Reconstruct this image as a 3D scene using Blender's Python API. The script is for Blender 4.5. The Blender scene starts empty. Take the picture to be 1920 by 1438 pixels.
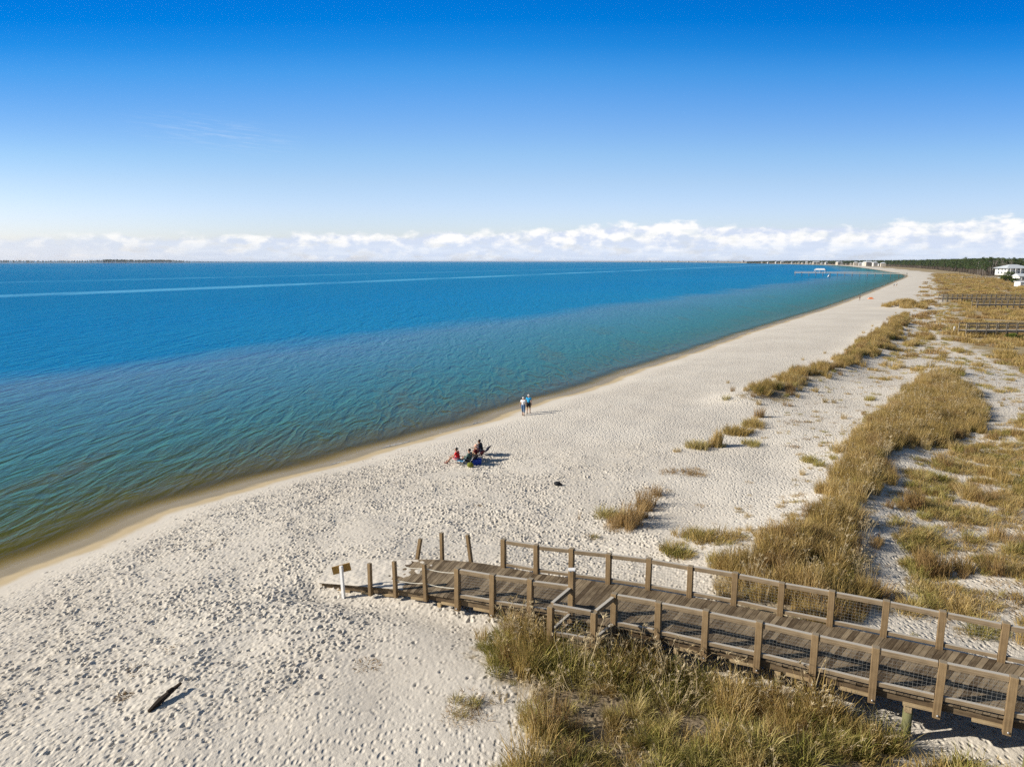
import bpy, math, random
import numpy as np
from mathutils import Vector, Matrix
R = math.radians
SC = bpy.context.scene
COL = SC.collection
RNG = np.random.default_rng(7)
random.seed(7)

# ------------------------------------------------------------------ camera
CAM_H = 13.0; PITCH = R(10.14); FOC = 1280.0          # focal length in pixels of a 1920 wide picture
cd = bpy.data.cameras.new('camera'); cam = bpy.data.objects.new('camera', cd); COL.objects.link(cam)
cam.location = (0, 0, CAM_H); cam.rotation_euler = (R(90) - PITCH, 0, 0)
cd.sensor_width = 36; cd.lens = 36 * FOC / 1920; cd.clip_start = 0.5; cd.clip_end = 200000
SC.camera = cam

def at(px, py, z=0.0):
    a = (px - 960) / FOC; b = (719 - py) / FOC
    d = (a, math.cos(PITCH) + b * math.sin(PITCH), -math.sin(PITCH) + b * math.cos(PITCH))
    t = (z - CAM_H) / d[2]
    return d[0] * t, d[1] * t

# ------------------------------------------------------------------ object helpers
def tag(o, label=None, cat=None, group=None, kind=None):
    for k, v in (('label', label), ('category', cat), ('group', group), ('kind', kind)):
        if v: o[k] = v
    return o

def empty(name, loc, rz=0.0):
    o = bpy.data.objects.new(name, None); COL.objects.link(o)
    o.location = loc; o.rotation_euler = (0, 0, rz); return o

def link(name, me, mat=None, parent=None):
    o = bpy.data.objects.new(name, me); COL.objects.link(o)
    if mat is not None and not me.materials: me.materials.append(mat)
    if parent is not None: o.parent = parent
    return o

def copy_tree(o, parent=None):
    c = o.copy(); COL.objects.link(c)
    if parent is not None:
        c.parent = parent; c.matrix_parent_inverse = o.matrix_parent_inverse.copy()
    for ch in list(o.children): copy_tree(ch, c)
    return c

def mesh_np(name, v, f, attrs=None, smooth=False, fmat=None):
    v = np.asarray(v, np.float32); f = np.asarray(f, np.int32); k = f.shape[1]
    me = bpy.data.meshes.new(name)
    me.vertices.add(len(v)); me.vertices.foreach_set('co', v.ravel())
    me.loops.add(f.size); me.loops.foreach_set('vertex_index', f.ravel())
    me.polygons.add(len(f)); me.polygons.foreach_set('loop_start', np.arange(0, f.size, k, dtype=np.int32))
    me.polygons.foreach_set('loop_total', np.full(len(f), k, np.int32))
    if smooth: me.polygons.foreach_set('use_smooth', np.ones(len(f), bool))
    if fmat is not None: me.polygons.foreach_set('material_index', np.asarray(fmat, np.int32))
    me.update(calc_edges=True)
    for n, a in (attrs or {}).items():
        at_ = me.attributes.new(n, 'FLOAT', 'POINT'); at_.data.foreach_set('value', np.asarray(a, np.float32))
    return me

class MB:
    """collects boxes, bars, tubes and blobs into one mesh"""
    def __init__(s): s.v = []; s.f = []; s.g = []
    def hexa(s, c8, length=None):
        i = len(s.v); s.v += [tuple(c) for c in c8]
        L = length or 1.0
        s.g += [(0, 0, 0), (L, 0, 0), (L, .1, 0), (0, .1, 0), (0, 0, .1), (L, 0, .1), (L, .1, .1), (0, .1, .1)]
        s.f += [(i, i+3, i+2, i+1), (i+4, i+5, i+6, i+7), (i, i+1, i+5, i+4), (i+1, i+2, i+6, i+5), (i+2, i+3, i+7, i+6), (i+3, i, i+4, i+7)]
    def box(s, c, d):
        x, y, z = c; a, b, e = d[0]/2, d[1]/2, d[2]/2
        s.hexa([(x-a, y-b, z-e), (x+a, y-b, z-e), (x+a, y+b, z-e), (x-a, y+b, z-e), (x-a, y-b, z+e), (x+a, y-b, z+e), (x+a, y+b, z+e), (x-a, y+b, z+e)], d[0])
    def bar(s, p, q, w, h, up=(0, 0, 1), w2=None, h2=None):
        p = Vector(p); q = Vector(q); d = (q - p); L = d.length; d.normalize()
        u = Vector(up)
        if abs(d.dot(u)) > .97: u = Vector((0, 1, 0))
        r = d.cross(u).normalized(); u = r.cross(d).normalized()
        w2 = w if w2 is None else w2; h2 = h if h2 is None else h2
        def c(o, a, b): return o + r*a + u*b
        s.hexa([c(p, w/2, -h/2), c(q, w2/2, -h2/2), c(q, -w2/2, -h2/2), c(p, -w/2, -h/2), c(p, w/2, h/2), c(q, w2/2, h2/2), c(q, -w2/2, h2/2), c(p, -w/2, h/2)], L)
    def tube(s, pts, rad, n=8):
        pts = [Vector(p) for p in pts]; base = len(s.v); m = len(pts); acc = 0
        if not hasattr(rad, '__len__'): rad = [rad]*m
        for k, p in enumerate(pts):
            d = (pts[min(k+1, m-1)] - pts[max(k-1, 0)]).normalized()
            u = Vector((0, 0, 1)) if abs(d.z) < .9 else Vector((0, 1, 0))
            r = d.cross(u).normalized(); u = r.cross(d)
            if k: acc += (pts[k] - pts[k-1]).length
            for j in range(n):
                a = 2*math.pi*j/n
                s.v.append(tuple(p + r*math.cos(a)*rad[k] + u*math.sin(a)*rad[k])); s.g.append((acc, .05*j, 0))
        for k in range(m-1):
            for j in range(n):
                a = base+k*n+j; b = base+k*n+(j+1) % n
                s.f.append((a, b, b+n, a+n))
        s.f.append(tuple(base+j for j in reversed(range(n)))); s.f.append(tuple(base+(m-1)*n+j for j in range(n)))
    def blob(s, c, r, seg=10, rings=7, jit=0.0, zcut=None):
        i0 = len(s.v); c = Vector(c)
        for a in range(rings+1):
            th = math.pi*a/rings
            for b in range(seg):
                ph = 2*math.pi*b/seg; k = 1 + random.uniform(-jit, jit)
                z = math.cos(th)*r[2]*k
                if zcut is not None: z = max(z, zcut)
                s.v.append((c.x+math.sin(th)*math.cos(ph)*r[0]*k, c.y+math.sin(th)*math.sin(ph)*r[1]*k, c.z+z)); s.g.append((b*.1, a*.1, 0))
        for a in range(rings):
            for b in range(seg):
                p = i0+a*seg+b; q = i0+a*seg+(b+1) % seg
                s.f.append((p, p+seg, q+seg, q))
    def poly(s, vs, fs):
        i = len(s.v); s.v += [tuple(v) for v in vs]; s.g += [tuple(v) for v in vs]
        s.f += [tuple(i+k for k in f) for f in fs]
    def mesh(s, name, smooth=False):
        me = bpy.data.meshes.new(name); me.from_pydata(s.v, [], s.f)
        a = me.attributes.new('gr', 'FLOAT_VECTOR', 'POINT'); a.data.foreach_set('vector', np.array(s.g, np.float32).ravel())
        if smooth: me.polygons.foreach_set('use_smooth', [True]*len(me.polygons))
        me.update(); return me
    def build(s, name, mat=None, parent=None, smooth=False):
        return link(name, s.mesh(name, smooth), mat, parent)

# ------------------------------------------------------------------ node helpers
class NT:
    def __init__(s, tree): s.t = tree; tree.nodes.clear()
    def n(s, typ, **kw):
        nd = s.t.nodes.new(typ)
        ins = kw.pop('ins', {})
        for k, v in kw.items(): setattr(nd, k, v)
        for k, v in ins.items():
            sk = nd.inputs[k]
            if isinstance(v, bpy.types.NodeSocket): s.t.links.new(v, sk)
            else: sk.default_value = v
        return nd
    def l(s, a, b): s.t.links.new(a, b)
    def math(s, op, a, b=None, c=None, clamp=False):
        nd = s.n('ShaderNodeMath', operation=op, use_clamp=clamp)
        for i, v in enumerate((a, b, c)):
            if v is None: continue
            if isinstance(v, bpy.types.NodeSocket): s.l(v, nd.inputs[i])
            else: nd.inputs[i].default_value = v
        return nd.outputs[0]
    def mix(s, f, a, b, blend='MIX'):
        nd = s.n('ShaderNodeMix', data_type='RGBA', blend_type=blend)
        for i, v in ((0, f), (6, a), (7, b)):
            if isinstance(v, bpy.types.NodeSocket): s.l(v, nd.inputs[i])
            else: nd.inputs[i].default_value = v if i == 0 else (*v, 1)[:4]
        return nd.outputs[2]
    def smooth(s, v, lo, hi, a=0.0, b=1.0):
        nd = s.n('ShaderNodeMapRange', interpolation_type='SMOOTHSTEP')
        s.l(v, nd.inputs[0])
        for i, x in ((1, lo), (2, hi), (3, a), (4, b)): nd.inputs[i].default_value = x
        return nd.outputs[0]
    def ramp(s, v, stops, interp='LINEAR'):
        nd = s.n('ShaderNodeValToRGB'); cr = nd.color_ramp; cr.interpolation = interp
        while len(cr.elements) < len(stops): cr.elements.new(.5)
        for e, (p, c) in zip(cr.elements, stops):
            e.position = p; e.color = (*c, 1)[:4] if hasattr(c, '__len__') else (c, c, c, 1)
        s.l(v, nd.inputs[0]); return nd.outputs[0]
    def noise(s, vec, scale, detail=3, rough=.55, out=0, dist=0.0):
        nd = s.n('ShaderNodeTexNoise', ins={'Scale': scale, 'Detail': detail, 'Roughness': rough, 'Distortion': dist})
        if vec is not None: s.l(vec, nd.inputs['Vector'])
        return nd.outputs[out]
    def mapping(s, vec, scale=(1, 1, 1), rot=(0, 0, 0), loc=(0, 0, 0)):
        nd = s.n('ShaderNodeMapping', ins={'Scale': scale, 'Rotation': rot, 'Location': loc}); s.l(vec, nd.inputs[0]); return nd.outputs[0]
    def attr(s, name): return s.n('ShaderNodeAttribute', attribute_name=name)

def material(name):
    m = bpy.data.materials.new(name); m.use_nodes = True
    return m, NT(m.node_tree)

def finish(N, bsdf, disp=None):
    o = N.n('ShaderNodeOutputMaterial'); N.l(bsdf, o.inputs['Surface'])

def simple(name, col, rough=.7, var=.12, scale=6.0, metal=0.0, spec=.3):
    m, N = material(name)
    tc = N.n('ShaderNodeTexCoord')
    f = N.noise(tc.outputs['Object'], scale, 4)
    c = N.mix(f, tuple(x*(1-var*1.6) for x in col), tuple(min(1, x*(1+var*1.4)) for x in col))
    b = N.n('ShaderNodeBsdfPrincipled', ins={'Roughness': rough, 'Metallic': metal, 'Specular IOR Level': spec})
    N.l(c, b.inputs['Base Color']); finish(N, b.outputs[0]); return m

def wood(name, dark, light, top=None, grain=1.0, topamt=.8):
    """weathered timber: each board its own tone, streaks along its length, bleached where rain lies on it"""
    m, N = material(name)
    g = N.attr('gr').outputs['Vector']; isl = N.n('ShaderNodeNewGeometry')
    rnd = isl.outputs['Random Per Island']
    off = N.n('ShaderNodeVectorMath', operation='ADD'); N.l(g, off.inputs[0])
    cmb = N.n('ShaderNodeCombineXYZ'); N.l(N.math('MULTIPLY', rnd, 37.0), cmb.inputs[0]); N.l(N.math('MULTIPLY', rnd, 19.0), cmb.inputs[1]); N.l(cmb.outputs[0], off.inputs[1])
    st = N.noise(N.mapping(off.outputs[0], (1.2, 40, 40)), 1.0, 5, .65)
    bl = N.noise(off.outputs[0], 2.5, 3)
    f = N.math('ADD', N.math('MULTIPLY', rnd, .75), N.math('ADD', N.math('MULTIPLY', N.math('SUBTRACT', st, .5), 1.8), N.math('MULTIPLY', N.math('SUBTRACT', bl, .5), 1.1)), clamp=True)
    c = N.mix(f, dark, light)
    if top:
        nz = N.n('ShaderNodeSeparateXYZ'); N.l(isl.outputs['Normal'], nz.inputs[0])
        k = N.math('MULTIPLY', N.smooth(nz.outputs[2], .55, .95), N.smooth(N.math('ADD', st, N.math('MULTIPLY', rnd, .3)), .25, .75, topamt*.75, topamt))
        c = N.mix(k, c, top)
    b = N.n('ShaderNodeBsdfPrincipled', ins={'Roughness': .85, 'Specular IOR Level': .2})
    N.l(c, b.inputs['Base Color'])
    bp = N.n('ShaderNodeBump', ins={'Strength': .5, 'Distance': .01}); N.l(st, bp.inputs['Height']); N.l(bp.outputs[0], b.inputs['Normal'])
    finish(N, b.outputs[0]); return m

M = {}
M['deck'] = wood('weathered_deck', (.075, .052, .030), (.29, .225, .145))
M['post'] = wood('weathered_post', (.085, .053, .026), (.29, .20, .105), (.26, .22, .16), topamt=.75)
M['rail'] = wood('weathered_rail', (.12, .085, .048), (.30, .225, .14), (.42, .39, .34), topamt=.95)
M['beam'] = wood('pale_beam', (.17, .115, .06), (.50, .38, .22))
M['stringer'] = wood('dark_stringer', (.075, .05, .028), (.20, .145, .085))
M['pile'] = wood('green_pile', (.10, .10, .045), (.22, .21, .10))
M['grey_wood'] = wood('grey_wood', (.17, .14, .10), (.33, .28, .215), (.36, .33, .28), topamt=.7)
M['pier_wood'] = simple('bleached_pier', (.36, .35, .32), .85, .15, 1)
M['rope'] = simple('rope', (.62, .58, .48), .9)
M['wire'] = simple('wire', (.35, .34, .31), .5, metal=.6)
M['bolt'] = simple('bolt', (.6, .6, .6), .4, metal=.7)
M['white'] = simple('white_paint', (.80, .79, .76), .5)
M['sign'] = simple('sign_board', (.36, .20, .045), .7, .25)
M['skin'] = simple('skin', (.42, .23, .15), .6, .06)
M['skin_tan'] = simple('tanned_skin', (.22, .11, .065), .6, .06)
M['hair_dark'] = simple('dark_hair', (.015, .012, .010), .6)
M['hair_grey'] = simple('pale_hair', (.60, .56, .52), .7)
M['eye'] = simple('eye', (.02, .02, .02), .3)
for k, c in dict(red=(.62, .012, .015), green=(.10, .16, .12), white=(.78, .77, .78), blue=(.02, .33, .62), denim=(.08, .15, .27), black=(.015, .016, .02), navy=(.025, .028, .07),
                 peach=(.70, .42, .30), maroon=(.11, .012, .015), sky=(.10, .36, .60), charcoal=(.03, .035, .04), royal=(.02, .06, .35), pail=(.02, .05, .10), cream=(.62, .53, .43), lime=(.16, .17, .02), khaki=(.30, .24, .15), pink=(.70, .30, .32), orange=(.75, .22, .07)).items():
    M['cloth_'+k] = simple('cloth_'+k, c, .85, .10, 9)
M['metal'] = simple('chair_metal', (.35, .36, .38), .4, metal=.7)
M['drift'] = wood('driftwood', (.018, .012, .008), (.06, .04, .026))
M['bark'] = simple('bark', (.10, .08, .06), .9, .3, 2)
M['bark_grey'] = simple('bare_bark', (.24, .21, .19), .9, .3, 2)

# ------------------------------------------------------------------ people (before the heavy meshes)
def skin_mesh(name, pts, edges, mat, parent, sub=1, smooth=True):
    me = bpy.data.meshes.new(name); me.from_pydata([p[0] for p in pts], edges, [])
    o = bpy.data.objects.new(name, me); COL.objects.link(o)
    o.modifiers.new('s', 'SKIN')
    for i, p in enumerate(pts):
        sv = me.skin_vertices[0].data[i]; r = p[1]
        sv.radius = (r, r) if not hasattr(r, '__len__') else r
        sv.use_root = (i == 0)
    sm = o.modifiers.new('u', 'SUBSURF'); sm.levels = sub; sm.render_levels = sub
    dg = bpy.context.evaluated_depsgraph_get()
    nm = bpy.data.meshes.new_from_object(o.evaluated_get(dg)); nm.name = name
    bpy.data.objects.remove(o); bpy.data.meshes.remove(me)
    nm.materials.clear(); nm.materials.append(mat)
    nm.polygons.foreach_set('use_smooth', [True]*len(nm.polygons))
    o = bpy.data.objects.new(name, nm); COL.objects.link(o); o.parent = parent
    return o

def person(label, J, skin, shirt, legs, hair, shoe, long_legs=False, sleeves='short', hat=None, loc=(0, 0, 0), rz=0, k=1.0, group=None):
    """J: joint positions in the person's own space, forward = +Y"""
    root = empty('person', loc, rz); tag(root, label, 'person', group); root.scale = (k, k, k)
    V = {n: Vector(p) for n, p in J.items()}
    P = []; E = []; idx = {}
    def add(n, p, r, to=None):
        idx[n] = len(P); P.append((Vector(p), r))
        if to is not None: E.append((idx[to], idx[n]))
    hd = (V['head'] - V['neck']).normalized(); fw = V['face'].normalized()
    sx = fw.cross(hd).normalized()
    add('pelvis', V['pelvis'], .135); add('waist', V['pelvis'].lerp(V['chest'], .5), .115, 'pelvis'); add('chest', V['chest'], .135, 'waist')
    add('neck', V['neck'], .058, 'chest'); add('h0', V['neck']+hd*.085+fw*.02, .078, 'neck'); add('h1', V['neck']+hd*.16+fw*.025, .088, 'h0'); add('h2', V['neck']+hd*.235+fw*.01, .06, 'h1')
    add('nose', V['neck']+hd*.13+fw*.125, .014, 'h0')
    for s in (1, -1):
        add('ear%d' % s, V['neck']+hd*.13+sx*.098*s, .017, 'h1')
        t = 'R' if s > 0 else 'L'
        sh, el, wr = V['sh'+t], V['el'+t], V['wr'+t]
        add('sh'+t, sh, .062, 'chest'); add('el'+t, el, .042, 'sh'+t); add('wr'+t, wr, .028, 'el'+t)
        d = (wr-el).normalized(); side = d.cross(fw if abs(d.dot(fw)) < .9 else hd).normalized(); nrm = side.cross(d)
        pm = wr + d*.075; add('pm'+t, pm, .034, 'wr'+t)
        for q, (o_, ln) in enumerate(((-.027, .072), (-.009, .082), (.009, .078), (.027, .062))):
            b1 = pm + d*.035 + side*o_; add('f%s%da' % (t, q), b1, .0095, 'pm'+t)
            add('f%s%db' % (t, q), b1 + d*ln*.55 + nrm*.010, .0085, 'f%s%da' % (t, q)); add('f%s%dc' % (t, q), b1 + d*ln*.9 + nrm*.035, .007, 'f%s%db' % (t, q))
        b1 = wr + d*.045 - side*.045; add('th%sa' % t, b1, .011, 'pm'+t); add('th%sb' % t, b1 + d*.045 - side*.018 + nrm*.012, .009, 'th%sa' % t)
        hp, kn, an, toe = V['hp'+t], V['kn'+t], V['an'+t], V['toe'+t]
        add('hp'+t, hp, .098, 'pelvis'); add('kn'+t, kn, .060, 'hp'+t); add('cf'+t, kn.lerp(an, .35), .056, 'kn'+t); add('an'+t, an, .040, 'cf'+t); add('toe'+t, toe, .032, 'an'+t)
    skin_mesh('body', P, E, skin, root)
    # clothes follow the same joints, a little wider
    P2 = [(V['pelvis'].lerp(V['chest'], -.06), .150), (V['pelvis'].lerp(V['chest'], .45), .142), (V['chest'], .158), (V['chest'].lerp(V['neck'], .72), .075)]; E2 = [(0, 1), (1, 2), (2, 3)]
    for t in 'RL':
        i = len(P2); e = {'short': .6, 'long': 1.0, 'none': .12}[sleeves]
        P2 += [(V['sh'+t], .080), (V['sh'+t].lerp(V['el'+t], e), .062)]; E2 += [(2, i), (i, i+1)]
        if sleeves == 'long': P2.append((V['el'+t].lerp(V['wr'+t], .9), .045)); E2.append((i+1, i+2))
    skin_mesh('shirt', P2, E2, shirt, root)
    tb = MB(); up_ = (V['chest']-V['pelvis']).normalized()
    for t in 'RL':
        top = V['pelvis'].lerp(V['hp'+t], .55)+up_*.13
        pts = [top, V['pelvis'].lerp(V['hp'+t], .75)+up_*.03, V['hp'+t].lerp(V['kn'+t], .22), V['hp'+t].lerp(V['kn'+t], 1.0 if long_legs else .80)]; rr_ = [.118, .130, .112, .088 if not long_legs else .076]
        if long_legs: pts += [V['kn'+t].lerp(V['an'+t], long_legs)]; rr_ += [.062]
        tb.tube(pts, rr_, 14)
    tb.build('trousers' if long_legs else 'shorts', legs, root, True)
    c = V['neck'] + hd*.175
    hb = MB(); hb.blob(c - fw*.028, (.106, .106, .098), 14, 9, .03); hb.build('hair', hair, root, True)
    if hat:
        hb = MB(); hb.tube([c+hd*.02, c+hd*.035], .19, 18); hb.tube([c+hd*.035, c+hd*.12, c+hd*.145], [.115, .105, .06], 18); hb.build('hat', hat, root, True)
    for s in (1, -1):
        eb = MB(); eb.blob(V['neck']+hd*.155+fw*.103+sx*.034*s, (.013, .013, .011), 8, 6); eb.build('eye', M['eye'], root, True)
    for t in 'RL':
        sb = MB(); a, b = V['an'+t], V['toe'+t]; d = (b-a); d.z = 0; d.normalize()
        z0 = min(a.z, b.z)
        sb.tube([Vector((a.x, a.y, b.z))-d*.07, Vector((a.x, a.y, b.z))-d*.02, Vector((a.x, a.y, b.z)).lerp(b, .6), b+d*.06], [.03, .048, .048, .028], 10); sb.build('shoe', shoe, root, True)
    return root

def standing(step=.18, swing=.12, lean=.03, tall=1.0):
    J = dict(pelvis=(0, 0, .93), chest=(0, lean, 1.28), neck=(0, lean+.02, 1.45), head=(0, lean+.05, 1.7), face=(0, 1, -.12))
    for t, s in (('R', 1), ('L', -1)):
        J['sh'+t] = (s*.185, lean, 1.385); J['el'+t] = (s*.25, lean-.04-s*swing*.4, 1.12); J['wr'+t] = (s*.26, lean+.06-s*swing, .90)
        J['hp'+t] = (s*.09, 0, .90); J['kn'+t] = (s*.10, .06+s*step*.5, .50); J['an'+t] = (s*.10, s*step-.02, .085 if s > 0 else .10); J['toe'+t] = (s*.11, s*step+.13, .035)
    return J

def sitting(lean=-.10, fold=0.0, spread=.13, reach=.72):
    z = .235
    J = dict(pelvis=(0, 0, z+.12), chest=(0, lean, z+.47), neck=(0, lean*1.05+.03, z+.63), head=(0, lean+.07, z+.88), face=(0, 1, -.15))
    for t, s in (('R', 1), ('L', -1)):
        J['sh'+t] = (s*.185, lean+.01, z+.57); J['el'+t] = (s*.27, lean+.16, z+.30); J['wr'+t] = (s*.19, lean+.40+fold, z+.27)
        J['hp'+t] = (s*.10, .04, z+.10); J['kn'+t] = (s*spread, .46, z+.27); J['an'+t] = (s*(spread+.02), reach, .09); J['toe'+t] = (s*(spread+.03), reach+.16, .035)
    return J

# ------------------------------------------------------------------ terrain
SHORE_PX = [(0, 1080), (150, 1022), (300, 960), (430, 921), (560, 885), (680, 852), (790, 822), (900, 790), (1000, 757), (1100, 728), (1200, 692), (1300, 660), (1400, 625), (1480, 600), (1560, 575), (1640, 545), (1680, 528), (1700, 518)]
SH = [(-2500, -6000), (-220, -400), (-46, -30), (-27, 12)] + [at(*q) for q in SHORE_PX] + [(418, 746), (512, 955), (676, 1326), (925, 1921), (1115, 2477), (1270, 3163), (1640, 5011), (2060, 8079), (1950, 12050), (1500, 20000), (-1200, 32000), (-9000, 60000), (-20000, 90000)]
SH = np.array(SH)
_t = np.linspace(0, len(SH)-1, 260)
# smooth the polyline with a Catmull-Rom pass
def catmull(P, n=6):
    out = []
    for i in range(len(P)-1):
        p0 = P[max(i-1, 0)]; p1 = P[i]; p2 = P[i+1]; p3 = P[min(i+2, len(P)-1)]
        l1 = np.linalg.norm(p2-p1); m1 = (p2-p0)/max(np.linalg.norm(p2-p0), 1e-6)*l1; m2 = (p3-p1)/max(np.linalg.norm(p3-p1), 1e-6)*l1
        for k in range(n):
            t = k/n; h = (2*t**3-3*t**2+1, t**3-2*t**2+t, -2*t**3+3*t**2, t**3-t**2)
            out.append(h[0]*p1+h[1]*m1+h[2]*p2+h[3]*m2)
    out.append(P[-1]); return np.array(out)
SHF = catmull(SH, 5)

def shore_dist(x, y):
    x = np.asarray(x, float); y = np.asarray(y, float); best = np.full(x.shape, 1e18)
    for (ax, ay), (bx, by) in zip(SHF[:-1], SHF[1:]):
        dx, dy = bx-ax, by-ay
        t = np.clip(((x-ax)*dx+(y-ay)*dy)/(dx*dx+dy*dy), 0, 1)
        np.minimum(best, (x-ax-t*dx)**2+(y-ay-t*dy)**2, out=best)
    sgn = np.where(x > np.interp(y, SHF[:, 1], SHF[:, 0]), 1.0, -1.0)
    s = np.sqrt(best)*sgn
    w = np.clip(1-np.abs(s)/14, 0, 1)
    return s + w*(.13*np.sin(y*.42+1.2*np.sin(y*.13))+.11*np.sin(y*.9+x*.2))*np.clip(y/40, .5, 1.2)

def inside(poly, x, y):
    r = np.zeros(np.shape(x), bool); n = len(poly)
    for i in range(n):
        x1, y1 = poly[i]; x2, y2 = poly[(i+1) % n]
        if y1 == y2: continue
        c = ((y1 > y) != (y2 > y)) & (x < (x2-x1)*(y-y1)/(y2-y1)+x1)
        r ^= c
    return r

def poly_dist(P, x, y, closed=False):
    best = np.full(np.shape(x), 1e18); n = len(P)
    for i in range(n if closed else n-1):
        ax, ay = P[i]; bx, by = P[(i+1) % n]; dx, dy = bx-ax, by-ay
        t = np.clip(((x-ax)*dx+(y-ay)*dy)/(dx*dx+dy*dy+1e-9), 0, 1)
        np.minimum(best, (x-ax-t*dx)**2+(y-ay-t*dy)**2, out=best)
    return np.sqrt(best)

_ph = np.random.default_rng(3).uniform(0, 6.28, (40,))
def wav(x, y, lam, k, n=6):
    r = np.zeros(np.shape(x))
    for i in range(n):
        a = i*2.399+k; q = 2*math.pi/lam*(.7+.12*i)
        r += np.sin((x*math.cos(a)+y*math.sin(a))*q+_ph[(i+3*k) % 40])
    return r/n*1.6

RIDGE = [at(*q, 1.5) for q in [(1395, 1050), (1500, 1020), (1590, 960), (1620, 870), (1690, 790), (1765, 730), (1800, 690)]]
BRIDGE = [at(*q, 1.5) for q in [(1390, 742), (1470, 725), (1560, 692), (1640, 645), (1690, 600)]]
def ground_z(x, y, s=None):
    x = np.asarray(x, float); y = np.asarray(y, float)
    if s is None: s = shore_dist(x, y)
    z = np.interp(s, [-4000, -300, -60, -30, -8, -.55, .3, 3, 8, 14, 24, 60], [-25, -9, -4, -2.2, -.62, 0, .07, .38, .75, 1.02, 1.2, 1.3])
    veg = np.clip((s-16)/14, 0, 1)*np.clip((700-np.hypot(x, y))/200, 0, 1)
    z = z + veg*(.16*wav(x, y, 14, 1)+.07*wav(x, y, 5, 2))
    z = z + np.clip(s/8, 0, 1)*np.clip((300-np.hypot(x, y))/100, 0, 1)*.035*wav(x, y, 3.3, 5)
    d = poly_dist(RIDGE, x, y); z = z + .55*np.exp(-(d/2.6)**2)
    d = poly_dist(BRIDGE, x, y); z = z + .7*np.exp(-(d/2.4)**2)
    z = z + .7*np.clip((s-45)/60, 0, 1)*np.clip((900-y)/300, 0, 1)
    d = poly_dist([(5.5, 18.3), (16, 12.6), (20, 10.4)], x, y); z = z - .42*np.exp(-(d/1.9)**2)
    d = poly_dist([(-7.2, 23.3), (-4.5, 22.4), (-2.0, 21.2), (.5, 20.0)], x, y); z = z - .20*np.exp(-(d/.85)**2)
    mx_, my_ = at(1696, 572, 2.0); z = z + 1.7*np.exp(-((x-mx_)/3.6)**2-((y-my_)/3.6)**2)
    # the sand is flush with the far side of the ramp's end
    d = np.hypot(x+5.3, (y-26.6)*1.1); z = z + .13*np.exp(-(d/1.6)**2)
    return z
def gz(x, y): return float(ground_z(np.array([x]), np.array([y]))[0])

def pick(px, py, lift=0.0):
    z = 1.2
    for _ in range(12):
        x, y = at(px, py, z+lift); z = gz(x, y)
    return x, y, z

# ---- where the dune plants grow: outlines on the sand
def zone(px, z=1.4): return np.array([at(*q, z) for q in px])
Z_GREEN = zone([(880, 1195), (920, 1150), (1010, 1130), (1060, 1160), (1150, 1180), (1240, 1185), (1330, 1215), (1500, 1275), (1600, 1305), (1680, 1345), (1730, 1385), (1830, 1400), (1930, 1425), (2000, 1520), (880, 1520), (935, 1440), (985, 1390), (975, 1320), (930, 1270)])
Z_RIDGE = zone([(1300, 1120), (1385, 1030), (1480, 1000), (1540, 945), (1548, 870), (1600, 812), (1660, 755), (1725, 708), (1790, 712), (1850, 745), (1868, 800), (1780, 838), (1690, 860), (1662, 930), (1640, 1010), (1660, 1080), (1640, 1160), (1560, 1175), (1450, 1160), (1360, 1140)])
Z_BACK = zone([(1330, 1090), (1500, 1110), (1650, 1060), (1660, 900), (1720, 850), (1870, 800), (1935, 760), (2080, 900), (2150, 1150), (2100, 1250), (1900, 1215), (1700, 1160), (1500, 1130)])
Z_BEACH = zone([(1372, 750), (1460, 705), (1555, 682), (1632, 628), (1695, 585), (1712, 600), (1690, 645), (1610, 690), (1540, 722), (1480, 752), (1410, 755)])
Z_MID = zone([(1590, 740), (1640, 680), (1720, 600), (1790, 560), (1800, 650), (1930, 700), (1930, 800), (1880, 760), (1800, 690), (1700, 710)])
Z_STRIP = zone([(1700, 575), (1735, 520), (1790, 525), (1790, 600), (1740, 690), (1690, 700)])
Z_FAR = zone([(1770, 545), (1745, 512), (1800, 512), (1935, 528), (1960, 560), (2010, 730), (1930, 705), (1860, 668), (1805, 640), (1750, 620), (1790, 585)], 2.0)
DENSE = [(Z_GREEN, .95), (Z_RIDGE, 1.0), (Z_BEACH, .95), (Z_FAR, 1.0), (Z_BACK, .5), (Z_MID, .22), (Z_STRIP, .25)]
def veg_cover(x, y, s):
    v = np.zeros(np.shape(x))
    near = np.hypot(x, y) < 900
    for P, a in DENSE:
        d = poly_dist(P, x[near], y[near], True); ins = inside(P, x[near], y[near])
        w = 1.0 + .012*np.hypot(x[near], y[near])
        v[near] = np.maximum(v[near], a*np.clip(np.where(ins, .5+d/w*.5, .5-d/w*.5), 0, 1))
    far = np.hypot(x, y) > 420
    k = np.clip((np.hypot(x, y)-420)/120, 0, 1)*np.clip((s-24)/12, 0, 1)
    return np.where(far, np.maximum(v, k), v)

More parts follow.
